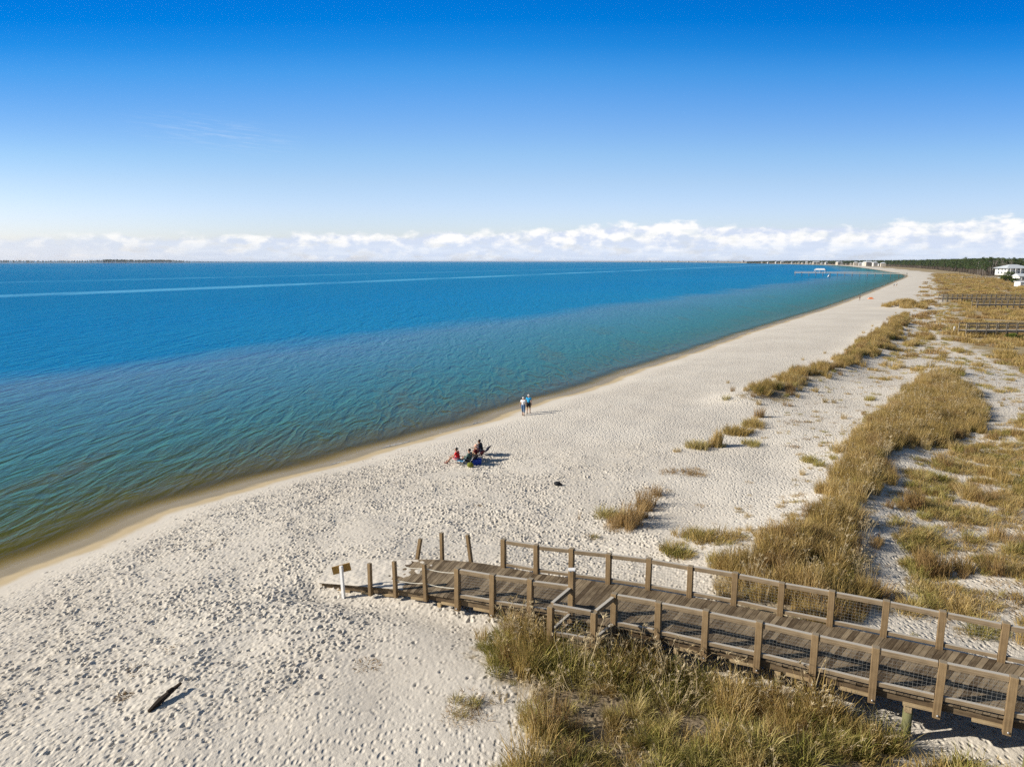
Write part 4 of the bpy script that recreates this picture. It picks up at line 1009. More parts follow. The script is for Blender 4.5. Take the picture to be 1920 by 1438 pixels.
for i, (px, py, rad, lab) in enumerate(WD):
    r = np.random.default_rng(300+i); ps = [blades(r, 45, rad, .03, .12, 2.6, .022) for _ in range(2)]
    v, f, b_ = cat_parts(ps); me = mesh_np('dried_weed', v, f, {'br': b_*.5}); me.materials.append(G_BROWN)
    x, y, z = pick(px, py); o = link('dried_weed', me); o.location = (x, y, z-.01); tag(o, lab, 'seaweed', 'dried weed on the beach')

# ------------------------------------------------------------------ trees
def leaf_mat(name, a, b_, c):
    m, N = material(name)
    oi = N.n('ShaderNodeObjectInfo'); g = N.n('ShaderNodeNewGeometry')
    f = N.math('ADD', N.math('MULTIPLY', g.outputs['Random Per Island'], .6), N.math('MULTIPLY', oi.outputs['Random'], .4))
    col = N.ramp(f, [(0, a), (.5, b_), (1, c)])
    d = N.n('ShaderNodeBsdfDiffuse'); N.l(col, d.inputs[0]); t = N.n('ShaderNodeBsdfTranslucent'); N.l(col, t.inputs[0])
    mx = N.n('ShaderNodeMixShader', ins={0: .2}); N.l(d.outputs[0], mx.inputs[1]); N.l(t.outputs[0], mx.inputs[2]); finish(N, mx.outputs[0]); return m
PINE = leaf_mat('pine_needles', (.040, .062, .030), (.080, .115, .048), (.14, .17, .065))
BUSH = leaf_mat('shrub_leaves', (.035, .055, .012), (.085, .115, .025), (.16, .18, .04))
def leaf_cloud(r, centers, radii, per, size, flat=.7):
    vs = []; n = 0
    for c, rd in zip(centers, radii):
        p = r.normal(0, 1, (per, 3)); p /= np.linalg.norm(p, axis=1)[:, None]; p *= (rd*r.uniform(.35, 1.05, per)**.6)[:, None]; p[:, 2] *= flat
        a = r.normal(0, 1, (per, 3)); a /= np.linalg.norm(a, axis=1)[:, None]; b2 = np.cross(a, r.normal(0, 1, (per, 3))); b2 /= np.linalg.norm(b2, axis=1)[:, None]
        s = size*r.uniform(.6, 1.4, per)[:, None]; o = c+p
        vs.append(np.stack([o-a*s, o+b2*s*.6, o+a*s, o-b2*s*.6], 1))
    v = np.concatenate(vs).reshape(-1, 3); f = np.arange(len(v)).reshape(-1, 4); return v, f
def pine_parts(seed, h, bare=False):
    r = np.random.default_rng(seed); mb = MB()
    bend = r.normal(0, .25, 2)
    tr_ = [(bend[0]*(t**2)*h*.06, bend[1]*(t**2)*h*.06, h*t) for t in (0, .3, .6, .85, 1)]
    mb.tube(tr_, [.20, .16, .12, .07, .03], 7)
    cs = []; rd = []
    for k in range(11 if not bare else 14):
        t = r.uniform(.45, .97) if not bare else r.uniform(.3, .95); a = r.uniform(0, 6.28); L = h*(.22*(1.12-t)+.05)*r.uniform(.6, 1.2)
        p = np.array(tr_[0])*0+np.array([bend[0]*t*t*h*.06, bend[1]*t*t*h*.06, h*t]); q = p+np.array([math.cos(a)*L, math.sin(a)*L, L*r.uniform(.05, .5)])
        mb.tube([p, p*.5+q*.5+np.array([0, 0, -.05]), q], [.06, .045, .02], 5)
        if bare:
            for _ in range(2):
                q2 = q+r.normal(0, .6, 3)+np.array([0, 0, .7]); mb.tube([p*.4+q*.6, q2], [.035, .012], 4)
        cs += [q, p*.35+q*.65]; rd += [h*.075*r.uniform(.7, 1.3), h*.06*r.uniform(.7, 1.2)]
    cs.append(np.array(tr_[-1])-np.array([0, 0, h*.02])); rd.append(h*.07)
    v, f = leaf_cloud(r, cs, rd, 46, .20*h/12)
    return mb, v, f
def tree_thing(name, seed, h, mat, bare, label, group, loc, sc, rz):
    r = empty(name, loc, rz); r.scale = (sc, sc, sc); tag(r, label, 'tree', group)
    mb, v, f = pine_parts(seed, h, bare)
    mb.build('trunk', M['bark_grey' if bare else 'bark'], r, True)
    if not bare:
        me = mesh_np('crown', v, f); me.materials.append(mat); link('crown', me, None, r)
    return r
base_pines = [tree_thing('pine_tree', 40+k, 12.5, PINE, False, 'dark green pine in the wooded band behind the golden grass', 'pines of the wooded band', (0, 0, 0), 1, 0) for k in range(4)]
base_bare = [tree_thing('bare_tree', 60+k, 11.5, None, True, 'grey leafless tree among the pines left of the white house', 'bare trees among the pines', (0, 0, 0), 1, 0) for k in range(3)]
EDGE = [at(*q, 1.5) for q in [(1990, 517), (1880, 517), (1850, 518.5), (1820, 514), (1790, 510), (1760, 506.5), (1720, 503.2), (1690, 501.3), (1660, 499.6)]]
tr = random.Random(5); used_p = set(); used_b = set()
def along(P, t):
    i = min(int(t), len(P)-2); k = t-i; return P[i][0]*(1-k)+P[i+1][0]*k, P[i][1]*(1-k)+P[i+1][1]*k
def put(base, i, x, y, sc, rz, used):
    b0 = base[i % len(base)]
    o = b0 if id(b0) not in used else copy_tree(b0); used.add(id(b0))
    o.location = (x, y, gz(x, y)-.1); o.scale = (sc, sc, sc*tr.uniform(.95, 1.15)); o.rotation_euler = (0, 0, rz); return o
for k in range(90):
    t = tr.uniform(0, 5.6); x, y = along(EDGE, t); dp = tr.uniform(0, 34); nrm = Vector((x, y, 0)).normalized()
    put(base_pines, k, x+nrm.x*dp+tr.uniform(-3, 3), y+nrm.y*dp, tr.uniform(.75, 1.12), tr.uniform(0, 6.28), used_p)
for k in range(26):
    px = tr.uniform(1834, 1876); x, y = at(px, 517+tr.uniform(-1.5, 1.5), 1.5); put(base_bare, k, x+tr.uniform(-4, 4), y+tr.uniform(-12, 6), tr.uniform(.85, 1.15), tr.uniform(0, 6.28), used_b)
# the rest of the wood, far down the coast
WOODC = bpy.data.collections.new('pine_sources')
for k in range(4):
    mb, v, f = pine_parts(80+k, 12.5); n0 = len(v)
    tv = np.array(mb.v); quads = [q for q in mb.f if len(q) == 4]
    me = mesh_np('pine', np.concatenate([v, tv]), np.concatenate([f, np.array(quads)+n0]), fmat=np.r_[np.zeros(len(f)), np.ones(len(quads))]); me.materials.append(PINE); me.materials.append(M['bark'])
    WOODC.objects.link(bpy.data.objects.new('%02d_pine' % k, me))
wr_ = np.random.default_rng(9)
EDGE2 = EDGE[4:]+[at(*q, 1.5) for q in [(1630, 498.3), (1590, 497.0), (1540, 495.6), (1480, 494.5), (1400, 493.6)]]
pts = []
for a, b_ in zip(EDGE2[:-1], EDGE2[1:]):
    L = math.dist(a, b_); n = int(min(L/1.1, 1500))
    for _ in range(n):
        t = wr_.uniform(); x = a[0]+(b_[0]-a[0])*t; y = a[1]+(b_[1]-a[1])*t; u = Vector((x, y)).normalized(); dp = wr_.uniform(0, 120)
        x += u.x*dp; y += u.y*dp+wr_.normal(0, 3); pts.append((x, y))
for _ in range(1500):      # behind the single trees
    t = wr_.uniform(0, 5.6); x, y = along(EDGE, t); u = Vector((x, y)).normalized(); dp = wr_.uniform(34, 150); pts.append((x+u.x*dp, y+u.y*dp))
pts = np.array(pts); n = len(pts)
scatter('pine_wood', WOODC, np.column_stack([pts, ground_z(pts[:, 0], pts[:, 1])-.2]), wr_.integers(0, 4, n), wr_.uniform(.75, 1.15, n), np.stack([0*pts[:, 0], 0*pts[:, 0], wr_.uniform(0, 6.28, n)], -1), 'dark pine wood running down the coast behind the dunes', 'woods')
# shrubs by the houses
def shrub(px, py, w, h, label, seed):
    x, y, z = pick(px, py); r = np.random.default_rng(seed); rt = empty('shrub', (x, y, z)); tag(rt, label, 'shrub', 'shrubs by the houses')
    cs = [np.array([r.uniform(-w, w)*.8, r.uniform(-w, w)*.5, h*r.uniform(.25, .8)]) for _ in range(16)]
    v, f = leaf_cloud(r, cs, [w*.36*r.uniform(.7, 1.3) for _ in cs], 90, .22, .8); v[:, 2] = np.abs(v[:, 2])
    me = mesh_np('foliage', v, f); me.materials.append(BUSH); link('foliage', me, None, rt)
    mb = MB()
    for c_ in cs[:6]: mb.tube([(c_[0]*.3, c_[1]*.3, -.1), c_], [.08, .02], 5)
    mb.build('stem', M['bark'], rt, True)
shrub(1893, 523, 3.8, 5.2, 'green shrub in front of the white house steps', 1); shrub(1912, 519, 6.5, 5.4, 'large shrub under the white house porch', 2)
shrub(1884, 527, 3.4, 3.4, 'yellow green shrub left of the low white building', 3); shrub(1902, 531, 2.2, 2.2, 'small shrub between the two low white buildings', 4); shrub(1930, 527, 3.6, 3.2, 'shrub at the right edge between the white buildings', 5)
shrub(1850, 514, 2.6, 2.6, 'shrub at the foot of the bare trees', 6); shrub(1838, 513, 2.4, 2.8, 'dark shrub left of the walkway', 7); shrub(1900, 636, .9, .9, 'round dark green shrub in the dune grass below the near grey boardwalk', 8)

# ------------------------------------------------------------------ houses
M['siding'] = simple('white_siding', (.66, .65, .61), .7, .05, 3); M['roof'] = simple('pale_metal_roof', (.55, .58, .60), .5, .08, 1); M['glass'] = simple('window_glass', (.06, .08, .10), .15, .1, 1, spec=.6); M['far_siding'] = simple('faded_siding', (.50, .48, .45), .8, .1, 1); M['tanwall'] = simple('tan_siding', (.5, .44, .36), .8, .1, 1)
def window(wall, x, y, z, w, h, ax, parent):
    """a framed window on a wall facing -y (ax=0) or -x (ax=1)"""
    mb = MB(); d = (w+.3, .12, h+.3) if ax == 0 else (.12, w+.3, h+.3); mb.box((x, y, z), d); f = mb.build('window', M['white'], parent)
    mb = MB(); o_ = (-.06 if ax == 0 else 0); mb.box((x+(0 if ax == 0 else -.05), y+(-.05 if ax == 0 else 0), z), (w, .08, h) if ax == 0 else (.08, w, h)); mb.build('pane', M['glass'], f)
hx, hy = at(1886, 521, 2.0); hz = gz(hx, hy)
HS = empty('beach_house', (hx, hy, hz)); HS.scale = (.85, .85, .72); tag(HS, 'large white beach house on stilts with a pale hipped roof', 'house')
mb = MB(); mb.box((11, 9, 6.2), (18, 14, 6.4)); mb.build('wall', M['siding'], HS)
mb = MB(); mb.poly([(0.2, .4, 9.4), (21.6, .4, 9.4), (21.6, 17.6, 9.4), (.2, 17.6, 9.4), (8, 9, 12.9), (14, 9, 12.9)], [(0, 1, 5, 4), (1, 2, 5), (2, 3, 4, 5), (3, 0, 4), (3, 2, 1, 0)]); mb.build('roof', M['roof'], HS)
mb = MB(); mb.box((11, .1, 3.1), (19, 4.0, .3)); mb.build('porch', M['white'], HS)
mb = MB(); mb.box((5.5, .3, 9.3), (10, 3.6, .25)); mb.build('porch_roof', M['roof'], HS)
for x_ in (2, 6, 10, 14, 19):
    mb = MB(); mb.box((x_, -1.6, 4.6), (.35, .35, 9.2)); mb.build('porch_post', M['white'], HS)
    mb = MB(); mb.box((x_, 9, 1.5), (.4, .4, 3.0)); mb.build('stilt', M['bark'], HS)
mb = MB(); mb.box((11, -1.75, 4.2), (18.6, .1, .12)); mb.box((11, -1.75, 3.6), (18.6, .08, .08)); mb.build('railing', M['white'], HS)
for x_ in (4, 7.5, 11, 15, 18): window(None, x_, 1.95, 5.2, 1.3, 2.2, 0, HS); window(None, x_, 1.95, 8.2, 1.3, 1.4, 0, HS)
for y_ in (4.5, 8, 12): window(None, 1.95, y_, 5.2, 1.3, 2.0, 1, HS); window(None, 1.95, y_, 8.0, 1.3, 1.4, 1, HS)
mb = MB(); mb.bar((1.5, -1.2, 3.0), (-3.0, -2.0, 1.6), 1.8, .25); mb.bar((-3.0, -2, 1.6), (-4.6, -2.2, 1.6), 1.9, .22); mb.bar((-4.6, -2.2, 1.55), (-8.5, -3, .35), 1.7, .22); mb.build('stairs', M['white'], HS)
for (a, b_) in (((1.5, -2.1, 3.9), (-3.0, -2.9, 2.5)), ((-3.0, -2.9, 2.5), (-4.6, -3.1, 2.5)), ((-4.6, -3.1, 2.45), (-8.5, -3.8, 1.25))):
    mb = MB(); mb.bar(a, b_, .1, .5); mb.build('stair_rail', M['white'], HS)
wx_, wy_ = at(1873, 521, 1.9)
wk = empty('house_walkway', (wx_, wy_, gz(wx_, wy_))); tag(wk, 'pale low walkway leading left from the white house stairs', 'walkway')
mb = MB(); mb.box((-13, 0, .75), (26, 1.8, .12)); mb.build('deck', M['tanwall'], wk)
mb = MB(); mb.box((-13, -.9, 1.45), (26, .1, .18)); mb.build('rail', M['rope'], wk)
for k in range(9):
    mb = MB(); mb.box((-k*3.2, -.9, .7), (.16, .16, 1.5)); mb.build('post', M['rope'], wk)
hx, hy = at(1910, 527, 2.0)
H2 = empty('beach_cottage', (hx, hy, gz(hx, hy))); tag(H2, 'small white gabled cottage below the large beach house', 'house')
mb = MB(); mb.box((4, 3, 1.5), (7, 5.5, 3.2)); mb.build('wall', M['siding'], H2)
mb = MB(); mb.poly([(-.1, -.4, 3.05), (8.1, -.4, 3.05), (8.1, 6.2, 3.05), (-.1, 6.2, 3.05), (-.1, 2.9, 4.6), (8.1, 2.9, 4.6)], [(0, 1, 5, 4), (2, 3, 4, 5), (3, 0, 4), (1, 2, 5), (3, 2, 1, 0)]); mb.build('roof', M['roof'], H2)
window(None, 2.4, .2, 1.7, .9, 1.3, 0, H2); window(None, 5.2, .2, 1.7, .9, 1.3, 0, H2); window(None, .45, 3, 1.7, .9, 1.2, 1, H2)
mb = MB(); mb.bar((.5, -.6, 1.0), (-3.2, -1.2, .3), 1.2, .2); mb.build('stairs', M['white'], H2)
hx, hy = at(1913, 536, 2.0)
H3 = empty('garden_shed', (hx, hy, gz(hx, hy))); tag(H3, 'low white flat building at the right edge below the cottage', 'shed')
mb = MB(); mb.box((3, 2, 1.0), (6, 4, 2.0)); mb.build('wall', M['siding'], H3)
mb = MB(); mb.hexa([(-.3, -.3, 1.95), (6.3, -.3, 1.95), (6.3, 4.3, 2.3), (-.3, 4.3, 2.3), (-.3, -.3, 2.1), (6.3, -.3, 2.1), (6.3, 4.3, 2.45), (-.3, 4.3, 2.45)]); mb.build('roof', M['white'], H3)
window(None, 2, 0, 1.1, .9, .9, 0, H3)

# houses strung along the far coast
FC = []
hr = random.Random(12)
def far_house(k):
    w = hr.uniform(9, 17); d = hr.uniform(9, 13); h = hr.uniform(7, 12)
    r = empty('coast_house', (0, 0, 0)); tag(r, 'tiny pale house on stilts on the far curving coast', 'house', 'houses along the far coast')
    mb = MB(); mb.box((0, 0, h/2), (w, d, h)); mb.build('wall', M['far_siding'] if k % 3 else M['tanwall'], r)
    mb = MB(); mb.poly([(-w/2-.5, -d/2-.5, h), (w/2+.5, -d/2-.5, h), (w/2+.5, d/2+.5, h), (-w/2-.5, d/2+.5, h), (-w*.2, 0, h+3), (w*.2, 0, h+3)], [(0, 1, 5, 4), (1, 2, 5), (2, 3, 4, 5), (3, 0, 4), (3, 2, 1, 0)]); mb.build('roof', M['roof'], r)
    mb = MB()
    for x_ in (-.3, 0, .3):
        for z_ in (.35, .75): mb.box((w*x_, -d/2-.03, h*z_), (1.4, .12, 1.5))
    mb.build('window', M['glass'], r)
    return r
HB = [far_house(k) for k in range(4)]
for k, px in enumerate([1655, 1648, 1640, 1631, 1626, 1621, 1613, 1604, 1596, 1588, 1577, 1571, 1556, 1549, 1541, 1533, 1527, 1520, 1512, 1505, 1498, 1492, 1485, 1478, 1466, 1455, 1440, 1428]):
    sy = float(np.interp(px, [1420, 1500, 1560, 1600, 1660], [494.2, 495.3, 496.6, 497.8, 500.6]))-hr.uniform(.1, .9)
    x, y = at(px, sy, 1.8); o = HB[k] if k < 4 else copy_tree(HB[k % 4]); s_ = hr.uniform(.5, .95)*max(1.0, math.hypot(x, y)/4200)
    o.location = (x, y, 1.4); o.scale = (s_, s_, s_); o.rotation_euler = (0, 0, hr.uniform(-.4, .4))
def tower():
    r = empty('coast_tower', (0, 0, 0)); tag(r, 'speck of a pale apartment block on the horizon beyond the bay', 'building', 'apartment blocks on the horizon')
    mb = MB(); mb.box((0, 0, 14), (34, 18, 28)); mb.build('wall', M['far_siding'], r); mb = MB(); mb.box((0, 0, 28.6), (36, 20, 1.2)); mb.box((4, 0, 30.5), (8, 8, 3)); mb.build('roof', M['roof'], r)
    mb = MB()
    for z_ in range(8): mb.box((0, -9.05, 3+z_*3.3), (31, .2, 1.4))
    mb.build('window', M['glass'], r); return r
T0 = tower()
for k, px in enumerate([1108, 1113, 1180, 1196, 1210, 1221, 1232, 1243, 1262, 1280, 1296, 1315, 1334, 1352, 1380, 1402, 1188, 1204]):
    dist_ = float(np.interp(px, [1100, 1250, 1420], [13500, 9500, 6000])); a = (px-960)/FOC
    o = T0 if k == 0 else copy_tree(T0); s_ = hr.uniform(.4, .8)*(.55 if px < 1120 else .9); o.location = (a*dist_*1.016, dist_, 1.0); o.scale = (s_, s_, s_); o.rotation_euler = (0, 0, hr.uniform(-.5, .5))

# ------------------------------------------------------------------ pier
p0 = at(1490, 517, 0); p1 = (p0[0]+100, p0[1]-46)
p1 = at(1700, 519.5, 0)
PR = empty('pier', (p1[0], p1[1], 0)); tag(PR, 'long grey pier with a roofed shelter reaching into the bay', 'pier')
dx, dy = p0[0]-p1[0], p0[1]-p1[1]; L = math.hypot(dx, dy); ux, uy = dx/L, dy/L
mb = MB(); mb.bar((0, 0, 2.6), (dx, dy, 2.6), 2.8, .5); mb.build('deck', M['pier_wood'], PR)
for s in (-1.2, 1.2):
    mb = MB(); mb.bar((-uy*s, ux*s, 3.7), (dx-uy*s, dy+ux*s, 3.7), .14, .30); mb.build('rail', M['pier_wood'], PR)
for k in range(0, int(L/6)+1):
    for s in (-1.1, 1.1):
        mb = MB(); mb.tube([(ux*6*k-uy*s, uy*6*k+ux*s, -1.5), (ux*6*k-uy*s, uy*6*k+ux*s, 3.8)], .13, 6); mb.build('pile', M['bark_grey'], PR)
q = L*.76
mb = MB(); mb.poly([(ux*q+a*ux-uy*b_, uy*q+a*uy+ux*b_, c_) for a, b_, c_ in ((-5, -2.6, 5.2), (5, -2.6, 5.2), (5, 2.6, 5.2), (-5, 2.6, 5.2), (-3.4, 0, 6.7), (3.4, 0, 6.7))], [(0, 1, 5, 4), (1, 2, 5), (2, 3, 4, 5), (3, 0, 4), (3, 2, 1, 0)]); mb.build('shelter_roof', M['roof'], PR)
for a in (-4.5, 0, 4.5):
    for b_ in (-2.2, 2.2):
        mb = MB(); mb.box((ux*q+a*ux-uy*b_, uy*q+a*uy+ux*b_, 3.95), (.2, .2, 2.6)); mb.build('shelter_post', M['white'], PR)
mb = MB(); mb.bar((dx-ux*.2, dy-uy*.2, 2.55), (dx-ux*6, dy-uy*6, 2.55), 5.5, .35); mb.build('end_platform', M['pier_wood'], PR)
x, y = at(1554, 519, 0)
bt = empty('moored_boat', (x, y, 0), R(20)); bt.scale = (.7, .7, .7); tag(bt, 'small white boat beside the pier', 'boat')
mb = MB(); mb.poly([(-1.6, -.7, .7), (1.2, -.75, .75), (2.4, 0, .95), (1.2, .75, .75), (-1.6, .7, .7), (-1.5, -.5, -.2), (1.0, -.4, -.2), (1.9, 0, -.1), (1.0, .4, -.2), (-1.5, .5, -.2)], [(0, 1, 6, 5), (1, 2, 7, 6), (2, 3, 8, 7), (3, 4, 9, 8), (4, 0, 5, 9), (0, 4, 3, 2, 1)]); mb.build('hull', M['white'], bt)
mb = MB(); mb.box((-.2, 0, 1.25), (.9, .8, 1.1)); mb.build('cabin', M['white'], bt); mb = MB(); mb.box((-.2, 0, 2.3), (1.5, 1.2, .08)); mb.build('canopy', M['white'], bt)
for a in (-.7, .3):
    mb = MB(); mb.box((a, .45, 1.5), (.05, .05, 1.6)); mb.build('canopy_post', M['metal'], bt)

# ------------------------------------------------------------------ low wooded island across the bay
IS = [(-4200, 4300), (-3230, 4373), (-2930, 5011), (-2811, 6300), (-2601, 9500)]
def strip(name, P, widths, z, mat, label):
    vs = []; n = 40
    PP = resample(P, n); W2 = np.interp(np.linspace(0, 1, n), np.linspace(0, 1, len(widths)), widths)
    for (x, y), w in zip(PP, W2):
        u = np.array([x, y])/math.hypot(x, y)
        for t, zz_ in ((0, -.3), (.06, z*.4), (.3, z), (.8, z), (1, -.3)): vs.append((x+u[0]*w*t, y+u[1]*w*t, zz_))
    i5 = np.arange(n*5).reshape(n, 5); Qx = np.stack([i5[:-1, :-1], i5[1:, :-1], i5[1:, 1:], i5[:-1, 1:]], -1).reshape(-1, 4)[:, ::-1]
    return link(name, mesh_np(name, vs, Qx, smooth=True), mat)
isl = strip('island', IS, [400, 400, 380, 300, 200], 2.2, simple('island_sand', (.34, .30, .22), .9), ''); tag(isl, 'low sandy island on the horizon across the bay', 'island', kind='structure')
ir = np.random.default_rng(4); pp = []
P4 = resample(IS, 400); seg = np.r_[0, np.cumsum(np.hypot(*np.diff(P4, axis=0).T))]
for _ in range(6500):
    t = ir.uniform(); 
    x = np.interp(t*seg[-1], seg, P4[:, 0]); y = np.interp(t*seg[-1], seg, P4[:, 1])
    px = 960+FOC*x/(y*1.0)/1.016
    dens_ = float(np.interp(px, [-200, 0, 120, 190, 230, 290, 315, 345, 385, 460], [.8, .62, .5, .55, 1, .8, .95, .75, .28, .08]))
    if ir.uniform() > dens_: continue
    u = np.array([x, y])/math.hypot(x, y); w = ir.uniform(40, 280); pp.append((x+u[0]*w, y+u[1]*w, dens_))
pp = np.array(pp); n = len(pp)
scatter('island_wood', WOODC, np.column_stack([pp[:, :2], np.full(n, 1.6)]), ir.integers(0, 4, n), ir.uniform(.45, .95, n)*(.65+1.6*pp[:, 2]), np.stack([np.zeros(n), np.zeros(n), ir.uniform(0, 6.28, n)], -1), 'dark low wood on the island along the horizon', 'woods')

# ------------------------------------------------------------------ thin sea air
mb = MB(); mb.box((8000, 24500, 3.5), (40000, 60000, 65)); hz_ = mb.build('haze'); hz_.data.materials.clear()
m = bpy.data.materials.new('sea_air'); m.use_nodes = True; N = NT(m.node_tree)
pv = N.n('ShaderNodeVolumePrincipled', ins={'Color': (.80, .88, 1.0, 1), 'Density': .00003, 'Anisotropy': .2}); ho = N.n('ShaderNodeOutputMaterial'); N.l(pv.outputs[0], ho.inputs['Volume'])
hz_.data.materials.append(m); tag(hz_, 'thin pale sea haze over the bay and the coast', 'haze', kind='stuff')

# ------------------------------------------------------------------ sun and sky
SUN_EL, SUN_AZ = R(27), R(183)       # the sun stands to the left, light travels to +X
sl = bpy.data.lights.new('sun', 'SUN'); so = bpy.data.objects.new('sun', sl); COL.objects.link(so)
sl.energy = 4.6; sl.angle = R(.53); sl.color = (1.0, .93, .82)
sd = Vector((math.cos(SUN_EL)*math.cos(SUN_AZ), math.cos(SUN_EL)*math.sin(SUN_AZ), math.sin(SUN_EL)))
so.rotation_euler = (-sd).to_track_quat('-Z', 'Y').to_euler(); so.location = (-60, 0, 60)
wd = bpy.data.worlds.new('World'); SC.world = wd; wd.use_nodes = True; N = NT(wd.node_tree)
sky = N.n('ShaderNodeTexSky', sky_type='NISHITA', sun_disc=False, sun_elevation=SUN_EL, altitude=10, air_density=1.0, dust_density=.6, ozone_density=2.0)
sky.sun_rotation = math.atan2(sd.x, sd.y)
tc = N.n('ShaderNodeTexCoord'); sp = N.n('ShaderNodeSeparateXYZ'); N.l(tc.outputs['Generated'], sp.inputs[0])
el = N.math('MULTIPLY', N.math('ARCSINE', sp.outputs[2]), 180/math.pi)
az = N.math('MULTIPLY', N.math('ARCTAN2', sp.outputs[0], sp.outputs[1]), 180/math.pi)
# sky tint: deeper blue with height inside the view, dimmed toward both sides
aza = N.math('MINIMUM', N.math('ABSOLUTE', az), 60.0)
eln = N.math('DIVIDE', N.math('MULTIPLY', el, N.math('ADD', 1.0, N.math('MULTIPLY', N.math('MULTIPLY', aza, aza), .00017))), 40.0, clamp=True)
tint = N.ramp(eln, [(0, (1.18, 1.18, 1.55)), (.105, (1.12, 1.13, 1.45)), (.158, (1.03, 1.09, 1.33)), (.21, (.876, 1.067, 1.325)), (.261, (.69, .99, 1.358)), (.311, (.49, .928, 1.387)), (.359, (.275, .863, 1.393)), (.405, (.076, .723, 1.353)), (.45, (.0, .609, 1.326)), (.50, (.0, .54, 1.28)), (.64, (.34, .50, .76)), (.75, (.55, .57, .58)), (1, (.62, .60, .56))])  # upper stops lie out of view, greyed and dimmed to cut ambient light
side = N.ramp(N.math('DIVIDE', N.math('ADD', az, 60.0), 120.0, clamp=True), [(0, (.46, .50, .57)), (.2, (.60, .65, .70)), (.35, (.84, .87, .89)), (.5, (1, 1, 1)), (.65, (.84, .86, .89)), (.8, (.64, .67, .73)), (1, (.58, .6, .66))], 'B_SPLINE')
side = N.mix(N.math('MULTIPLY', N.smooth(el, 12.0, 2.0), N.smooth(az, -5.0, -30.0, .12, .47)), side, (1, 1, 1))
skc = N.mix(N.smooth(el, 35.0, 24.0), tint, N.mix(1.0, tint, side, 'MULTIPLY'))
skc = N.mix(1.0, sky.outputs[0], skc, 'MULTIPLY')
bg = N.n('ShaderNodeBackground', ins={'Strength': .10}); N.l(skc, bg.inputs[0])
# bank of cumulus along the horizon
cv = N.n('ShaderNodeCombineXYZ'); N.l(N.math('MULTIPLY', az, .25), cv.inputs[0]); N.l(N.math('MULTIPLY', el, .45), cv.inputs[1])
topc = N.ramp(N.math('DIVIDE', N.math('ADD', az, 45), 90.0, clamp=True), [(0, .30), (.22, .36), (.30, .38), (.44, .44), (.53, .47), (.635, .60), (.70, .51), (.76, .51), (.84, .48), (.92, .51), (1, .48)], 'B_SPLINE')
top = N.math('MULTIPLY', topc, 5.6)
n1 = N.noise(cv.outputs[0], 2.0, 7, .55, dist=.1); n2 = N.noise(cv.outputs[0], 1.1, 2, .5)
edge_ = N.math('ADD', top, N.math('ADD', N.math('MULTIPLY', N.math('SUBTRACT', n1, .5), N.smooth(az, -35.0, 10.0, 1.15, 2.3)), N.math('MULTIPLY', N.math('SUBTRACT', n2, .5), 1.2)))
dn = N.math('SUBTRACT', edge_, el)
cm = N.smooth(dn, -.05, .5)
cm = N.math('MULTIPLY', cm, N.smooth(az, -42.0, -4.0, .66, 1.0))
gap = N.smooth(N.noise(N.mapping(cv.outputs[0], (1, 1.6, 1), loc=(4.7, 2.2, 0)), 1.5, 5, .6), .33, .5)
cm = N.math('MULTIPLY', cm, N.math('ADD', .62, N.math('MULTIPLY', gap, .38)))
cv2 = N.n('ShaderNodeVectorMath', operation='ADD'); N.l(cv.outputs[0], cv2.inputs[0]); cv2.inputs[1].default_value = (.10, -.22, 0)
n3 = N.noise(cv2.outputs[0], 2.0, 7, .55, dist=.1)
body_ = N.smooth(N.math('ADD', N.math('MULTIPLY', N.math('SUBTRACT', n1, n3), 2.2), N.math('ADD', N.math('MULTIPLY', el, .16), N.math('MULTIPLY', N.math('SUBTRACT', n1, .5), 1.0))), -.05, .65)
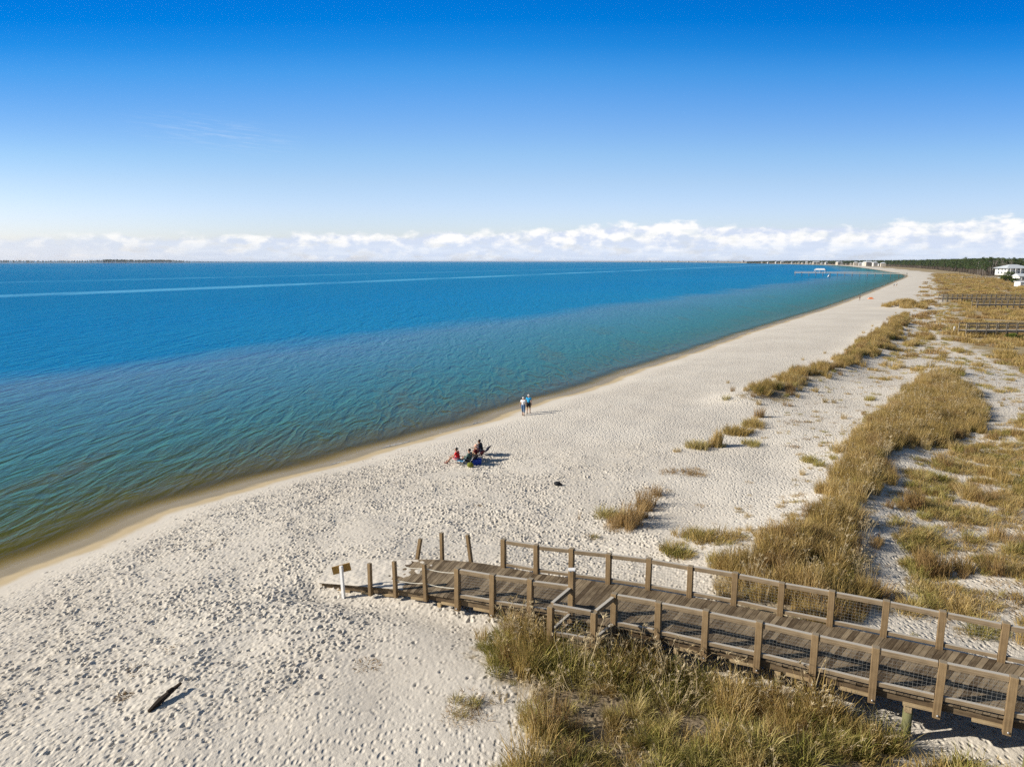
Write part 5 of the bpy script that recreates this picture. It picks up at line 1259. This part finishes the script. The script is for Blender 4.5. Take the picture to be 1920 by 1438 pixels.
cc = N.mix(body_, (.66, .74, .90), (1.02, 1.01, 1.0))
bars = N.noise(N.mapping(cv.outputs[0], (.35, 3.2, 1)), 2.0, 4, .6)
low = N.math('MULTIPLY', N.smooth(el, 1.9, .5), N.smooth(bars, .35, .65, .35, 1))
cc = N.mix(low, cc, N.mix(bars, (.58, .70, .90), (.86, .91, 1.0)))
bgc = N.n('ShaderNodeBackground', ins={'Strength': .70}); N.l(cc, bgc.inputs[0])
# one thin wisp higher up
wv = N.n('ShaderNodeCombineXYZ'); N.l(N.math('MULTIPLY', N.math('ADD', az, 22.5), .12), wv.inputs[0]); N.l(N.math('MULTIPLY', N.math('SUBTRACT', N.math('ADD', el, N.math('MULTIPLY', az, .06)), 7.85), .55), wv.inputs[1])
ln_ = N.n('ShaderNodeVectorMath', operation='LENGTH'); N.l(wv.outputs[0], ln_.inputs[0])
wisp = N.math('MULTIPLY', N.smooth(ln_.outputs['Value'], .9, .05), N.smooth(N.noise(N.mapping(wv.outputs[0], (1.2, 4, 1), (0, 0, -.25)), 2.2, 5, .65), .42, .8, 0, .24))
cm = N.math('MAXIMUM', cm, wisp)
mx = N.n('ShaderNodeMixShader'); N.l(cm, mx.inputs[0]); N.l(bg.outputs[0], mx.inputs[1]); N.l(bgc.outputs[0], mx.inputs[2])
wo = N.n('ShaderNodeOutputWorld'); N.l(mx.outputs[0], wo.inputs[0])

SC.view_settings.view_transform = 'Standard'; SC.view_settings.look = 'None'; SC.view_settings.gamma = 1.0
SC.view_settings.exposure = .55
SC.render.engine = 'CYCLES'
SC.cycles.max_bounces = 5; SC.cycles.transparent_max_bounces = 6; SC.cycles.diffuse_bounces = 2; SC.cycles.glossy_bounces = 2
SC.cycles.sample_clamp_indirect = 3.0; SC.cycles.caustics_reflective = False; SC.cycles.caustics_refractive = False; SC.cycles.use_denoising = False; SC.cycles.denoiser = 'OPENIMAGEDENOISE'; SC.cycles.denoising_input_passes = 'RGB_ALBEDO_NORMAL'; SC.cycles.denoising_prefilter = 'ACCURATE'
